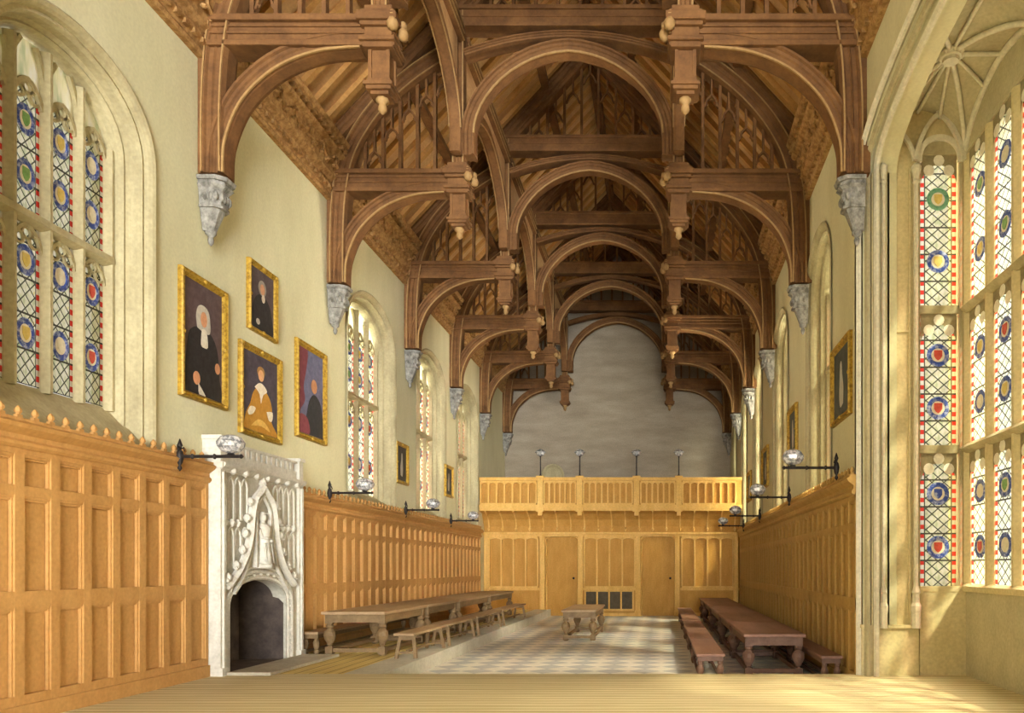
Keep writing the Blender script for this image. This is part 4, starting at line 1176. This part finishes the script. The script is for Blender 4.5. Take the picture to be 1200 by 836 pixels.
# outer wall of the oriel with wide window, lights of .55
w11 = empty('window_11', (0, 0, 0), label='tall many-light stained-glass window of the bay at the right edge', kind='structure')
pt11 = lambda s, z, off=0: (OX + .06 + off, s, z)
ys = [10.98 - .8 * k for k in range(7)]
for i, c_ in enumerate(ys):
    for k, (a, zc) in enumerate(TIERS):
        oriel_light(w11, pt11, (-1, 0, 0), c_, .31, Z(a), Z(zc), -1, [(M_rblue, SH[(i + k) % 4]), (M_rblue, SH[(i * 2 + k + 1) % 4])])
for i in range(8):
    y_ = 11.38 - .8 * i
    b = MB(); b.sweep([(OX + .04, y_, Z(-.35)), (OX + .04, y_, Z(6.1))], (-1, 0, 0), [(-.1, -.06), (-.1, .0), (-.03, .07), (.03, .07), (.1, .0), (.1, -.06)]); b.build('mullion', M_oriel, w11)
b = MB()
for z_ in (1.75, 3.82): b.sweep([(OX + .04, 11.38, Z(z_)), (OX + .04, 5.4, Z(z_))], (-1, 0, 0), [(-.07, -.06), (-.07, .04), (0, .13), (.07, .04), (.07, -.06)])
b.build('transom', M_stone, w11)
# wall below and above window 11
b = MB(); b.box(OX, OX + .4, Y0, OY + .2, DAIS - .02, Z(-.3)); b.box(OX, OX + .4, Y0, OY + .2, Z(6.12), Z(7.2)); b.box(OX, OX + .4, Y0, 5.42, Z(-.3), Z(6.12))
o = b.build('wall_oriel_outer', M_vault); tag(o, kind='structure')
b = MB(); b.sweep([(OX, OY, Z(-.32)), (OX, 5.4, Z(-.32))], (-1, 0, 0), [(-.04, 0), (-.04, .04), (.04, .06), (.08, .0)]); b.build('sill', M_oriel, w11)
b = MB(); b.box(XR + .5, OX + .4, 3.2, 3.6, DAIS, Z(7.2)); o = b.build('wall_oriel_near', M_vault); tag(o, kind='structure')
# vault
vr = empty('ceiling_oriel', (0, 0, 0), label='ribbed stone vault of the bay window', kind='structure')
vx0, vx1 = XR + .1, OX + .02; vcx = (vx0 + vx1) / 2
def vault_bay(ya, yb):
    yc = (ya + yb) / 2; zs = Z(5.95); h = .82
    def f(t): return h * (max(0, 1 - abs(t) ** 2.0) ** .55)
    def vz(x_, y_):
        open_ = (h * .8 if (yb < 11 or y_ < yc) else h * .8 * max(0, 1 - (y_ - yc) / (yb - yc)) ** .5) * min(1, max(0, (vcx + .2 - x_) / .3))
        return zs + max(open_, f((x_ - vcx) / ((vx1 - vx0) / 2)), f((y_ - yc) / ((yb - ya) / 2)))
    b = MB(); n = 20
    for i in range(n):
        for j in range(n):
            xa, xb = vx0 + (vx1 - vx0) * i / n, vx0 + (vx1 - vx0) * (i + 1) / n; y0_, y1_ = ya + (yb - ya) * j / n, ya + (yb - ya) * (j + 1) / n
            b.quad((xa, y0_, vz(xa, y0_)), (xb, y0_, vz(xb, y0_)), (xb, y1_, vz(xb, y1_)), (xa, y1_, vz(xa, y1_)))
    b.build('vault_web', M_vault, vr, smooth=True)
    C = (vcx, yc)
    def rib(x0_, y0_, r=.035, bow=True):
        P = []
        for k in range(13):
            t = k / 12; x_ = x0_ + (C[0] - x0_) * t; y_ = y0_ + (C[1] - y0_) * t
            P.append((x_, y_, vz(x_, y_) - .03))
        MB().tube(P, r, 6).build('rib', M_stone_pale, vr, smooth=True)
    for x_ in (vx0 + .02, vx1 - .02):
        for y_ in (ya + .02, yb - .02): rib(x_, y_)
    rib(vcx, ya, .03); rib(vcx, yb, .03); rib(vx0, yc, .03); rib(vx1, yc, .03)
    rib(3.5, yb - .02, .028); rib(4.12, yb - .02, .028); rib(vx1, yc + .6, .026); rib(vx0, yc + .6, .026)
    b = MB(); b.lathe([(.04, -.13), (.1, -.12), (.11, -.08), (.14, -.07), (.16, -.02), (.14, .03)], (C[0], C[1], vz(*C) - .02), 12)
    for k in range(8):
        a = k * math.pi / 4; b.lathe([(.01, -.03), (.035, 0), (.01, .03)], (C[0] + .15 * math.cos(a), C[1] + .15 * math.sin(a), vz(*C) - .06), 6)
    b.build('boss', M_stone_pale, vr)
    # arch rib along the outer and inner walls
    for x_ in (vx0 + .02, vx1 - .04):
        P = [(x_, yc + t * (yb - ya) / 2, (vz(x_, yc + t * (yb - ya) / 2)) - .03) for t in [math.sin(math.pi / 2 * (k / 10)) for k in range(-10, 11)]]
        MB().tube(P, .05, 6).build('wall_rib', M_stone_pale, vr, smooth=True)
vault_bay(8.78, 11.38); vault_bay(6.18, 8.78); vault_bay(3.6, 6.18)
# moulded arch of the oriel opening towards the hall
root = empty('trim_3', (0, 0, 0), label='moulded stone arch opening from the hall into the bay', kind='structure')
for ins, off, w_, m_ in ((-.05, -.02, .06, M_stone_pale), (.05, .08, .07, M_stone), (.1, .2, .08, M_stone_pale)):
    L_ = [(ORC - ORW + ins, DAIS)] + [(ORC + s_, z_) for s_, z_ in arch_pts(ORW - ins, Z(5.83), .62 - ins)] + [(ORC + ORW - ins, DAIS)]
    MB().sweep([(XR + off, y_, z_) for y_, z_ in L_], (-1, 0, 0), [(-w_ / 2, 0), (-w_ / 2, .04), (0, .07), (w_ / 2, .04), (w_ / 2, 0)]).build('arch_moulding', m_, root)

# ------------------------------------------------------------------ tables and benches
def table(x0, x1, y0, y1, zf, h, mw_, mt_, label, group, boards=0):
    root = empty('refectory_table', ((x0 + x1) / 2, (y0 + y1) / 2, zf), label, 'table', group)
    W, Lg = (x1 - x0) / 2, (y1 - y0) / 2
    b = MB(); b.box(-W, W, -Lg, Lg, h - .055, h); tp = b.build('tabletop', mt_, root, bevel=.012)
    b = MB(); i_ = .07
    for s in (-1, 1):
        b.box(s * (W - i_) - .02, s * (W - i_) + .02, -Lg + .09, Lg - .09, h - .2, h - .055)
        b.box(-W + i_, W - i_, s * (Lg - .1) - .02, s * (Lg - .1) + .02, h - .2, h - .055)
    b.build('apron', mw_, root)
    for sx in (-1, 1):
        for sy in (-1, 1):
            c_ = (sx * (W - .1), sy * (Lg - .16), 0); k = h / .8
            b = MB(); b.box(c_[0] - .065, c_[0] + .065, c_[1] - .065, c_[1] + .065, h - .22, h - .056)
            b.box(c_[0] - .065, c_[0] + .065, c_[1] - .065, c_[1] + .065, .03, .16 * k)
            b.lathe([(.05, 0), (.07, .015), (.06, .03)], c_, 10)
            b.lathe([(.05, .16 * k), (.035, .185 * k), (.06, .2 * k), (.05, .22 * k), (.085, .28 * k), (.11, .36 * k), (.1, .43 * k), (.06, .48 * k), (.045, .5 * k), (.07, .52 * k), (.07, .54 * k), (.045, h - .21)], c_, 12)
            b.build('leg', mw_, root)
    b = MB()
    for s in (-1, 1):
        b.box(-W + .14, W - .14, s * (Lg - .16) - .03, s * (Lg - .16) + .03, .06, .13)
        b.box(s * (W - .1) - .03, s * (W - .1) + .03, -Lg + .2, Lg - .2, .06, .13)
    b.build('stretcher', mw_, root)
    return root
LT = [(13.75, 16.26), (16.35, 18.8), (18.9, 22.2), (22.32, 25.7)]
for i, (a, c_) in enumerate(LT):
    table(-6.1, -4.95, a, c_, DAIS, .8, M_table, M_table_top, ['long oak table nearest the fireplace, first of the left row', 'second oak table of the left row from the fireplace', 'third oak table of the left row from the fireplace', 'farthest oak table of the left row, by the gallery'][i], 'oak tables along the left wall')
RT = [(12.85, 15.72), (15.8, 18.62), (18.72, 22.28), (22.4, 25.78), (25.92, 28.1)]
for i, (a, c_) in enumerate(RT):
    table(1.38, 2.42, a, c_, 0, .73, M_rtable, M_rtable_top, 'dark reddish table along the right wall, %s in its row' % ['nearest the viewer', 'second from the viewer', 'third from the viewer', 'fourth from the viewer', 'farthest from the viewer'][i], 'dark tables along the right wall')
table(-2.5, -1.62, 19.15, 22.1, 0, .78, M_table, M_table_top, 'oak table with bulbous legs standing alone mid floor', None)

def trestle_bench(x0, x1, y0, y1, zf, h, m_, label, group):
    root = empty('bench', ((x0 + x1) / 2, (y0 + y1) / 2, zf), label, 'bench', group)
    W, Lg = (x1 - x0) / 2, (y1 - y0) / 2
    MB().box(-W, W, -Lg, Lg, h - .045, h).build('seat', M_table_top if m_ is M_table else M_rtable_top, root, bevel=.01)
    for sx in (-1, 1):
        for sy in (-1, 1):
            b = MB(); b.sweep([(sx * (W * .95), sy * (Lg - .12), 0), (sx * (W * .62), sy * (Lg - .2), h - .04)], (0, 1, 0), rect(.055, .06)); b.build('leg', m_, root)
    b = MB()
    for sy in (-1, 1): b.box(-W * .85, W * .85, sy * (Lg - .14) - .015, sy * (Lg - .14) + .015, .08, .12); b.box(-W * .7, W * .7, sy * (Lg - .18) - .02, sy * (Lg - .18) + .02, h - .13, h - .045)
    b.box(-.02, .02, -Lg + .18, Lg - .18, .1, .14)
    b.build('stretcher', m_, root)
    return root
def turned_bench(x0, x1, y0, y1, zf, h, m_, mt_, label, group):
    root = empty('bench', ((x0 + x1) / 2, (y0 + y1) / 2, zf), label, 'bench', group)
    W, Lg = (x1 - x0) / 2, (y1 - y0) / 2
    MB().box(-W, W, -Lg, Lg, h - .045, h).build('seat', mt_, root, bevel=.01)
    b = MB()
    for s in (-1, 1):
        b.box(s * (W - .04) - .015, s * (W - .04) + .015, -Lg + .05, Lg - .05, h - .12, h - .045); b.box(-W + .04, W - .04, s * (Lg - .06) - .015, s * (Lg - .06) + .015, h - .12, h - .045)
    b.build('apron', m_, root)
    for sx in (-1, 1):
        for sy in (-1, 1):
            b = MB(); b.lathe([(.04, 0), (.05, .02), (.045, .08), (.03, .1), (.055, .16), (.06, .22), (.035, .28), (.045, .3), (.035, h - .05)], (sx * (W - .07), sy * (Lg - .1), 0), 10); b.build('leg', m_, root)
    b = MB()
    for s in (-1, 1): b.box(s * (W - .07) - .02, s * (W - .07) + .02, -Lg + .1, Lg - .1, .04, .085)
    b.build('stretcher', m_, root)
    return root
for i, (a, c_) in enumerate(((13.35, 15.35), (15.5, 17.85), (18.0, 20.75), (20.95, 24.4))):
    trestle_bench(-4.66, -4.3, a, c_, DAIS - .003, .45, M_table, ['low splay-leg bench nearest the viewer beside the left tables', 'second splay-leg bench beside the left tables', 'third splay-leg bench beside the left tables', 'farthest splay-leg bench beside the left tables'][i], 'benches beside the left tables')
for i, (a, c_) in enumerate(((12.3, 14.92), (15.0, 17.3), (17.4, 19.88), (20.0, 22.9), (23.05, 26.3))):
    turned_bench(.56, 1.02, a, c_, 0, .46, M_rtable, M_rtable_top, 'dark bench on the aisle side of the right tables, %s' % ['nearest the viewer', 'second along', 'third along', 'fourth along', 'last before the gallery'][i], 'aisle benches of the right tables')
for i, (a, c_) in enumerate(((12.0, 15.2), (15.3, 19.2))):
    turned_bench(2.5, 2.84, a, c_, 0, .46, M_rtable, M_rtable_top, 'dark bench between the right tables and the panelling, %s' % ['nearest the viewer', 'second along'][i], 'wall benches of the right tables')
turned_bench(-6.58, -6.24, 13.95, 19.5, DAIS, .42, M_table, M_table_top, 'long low bench against the left panelling behind the tables', None)
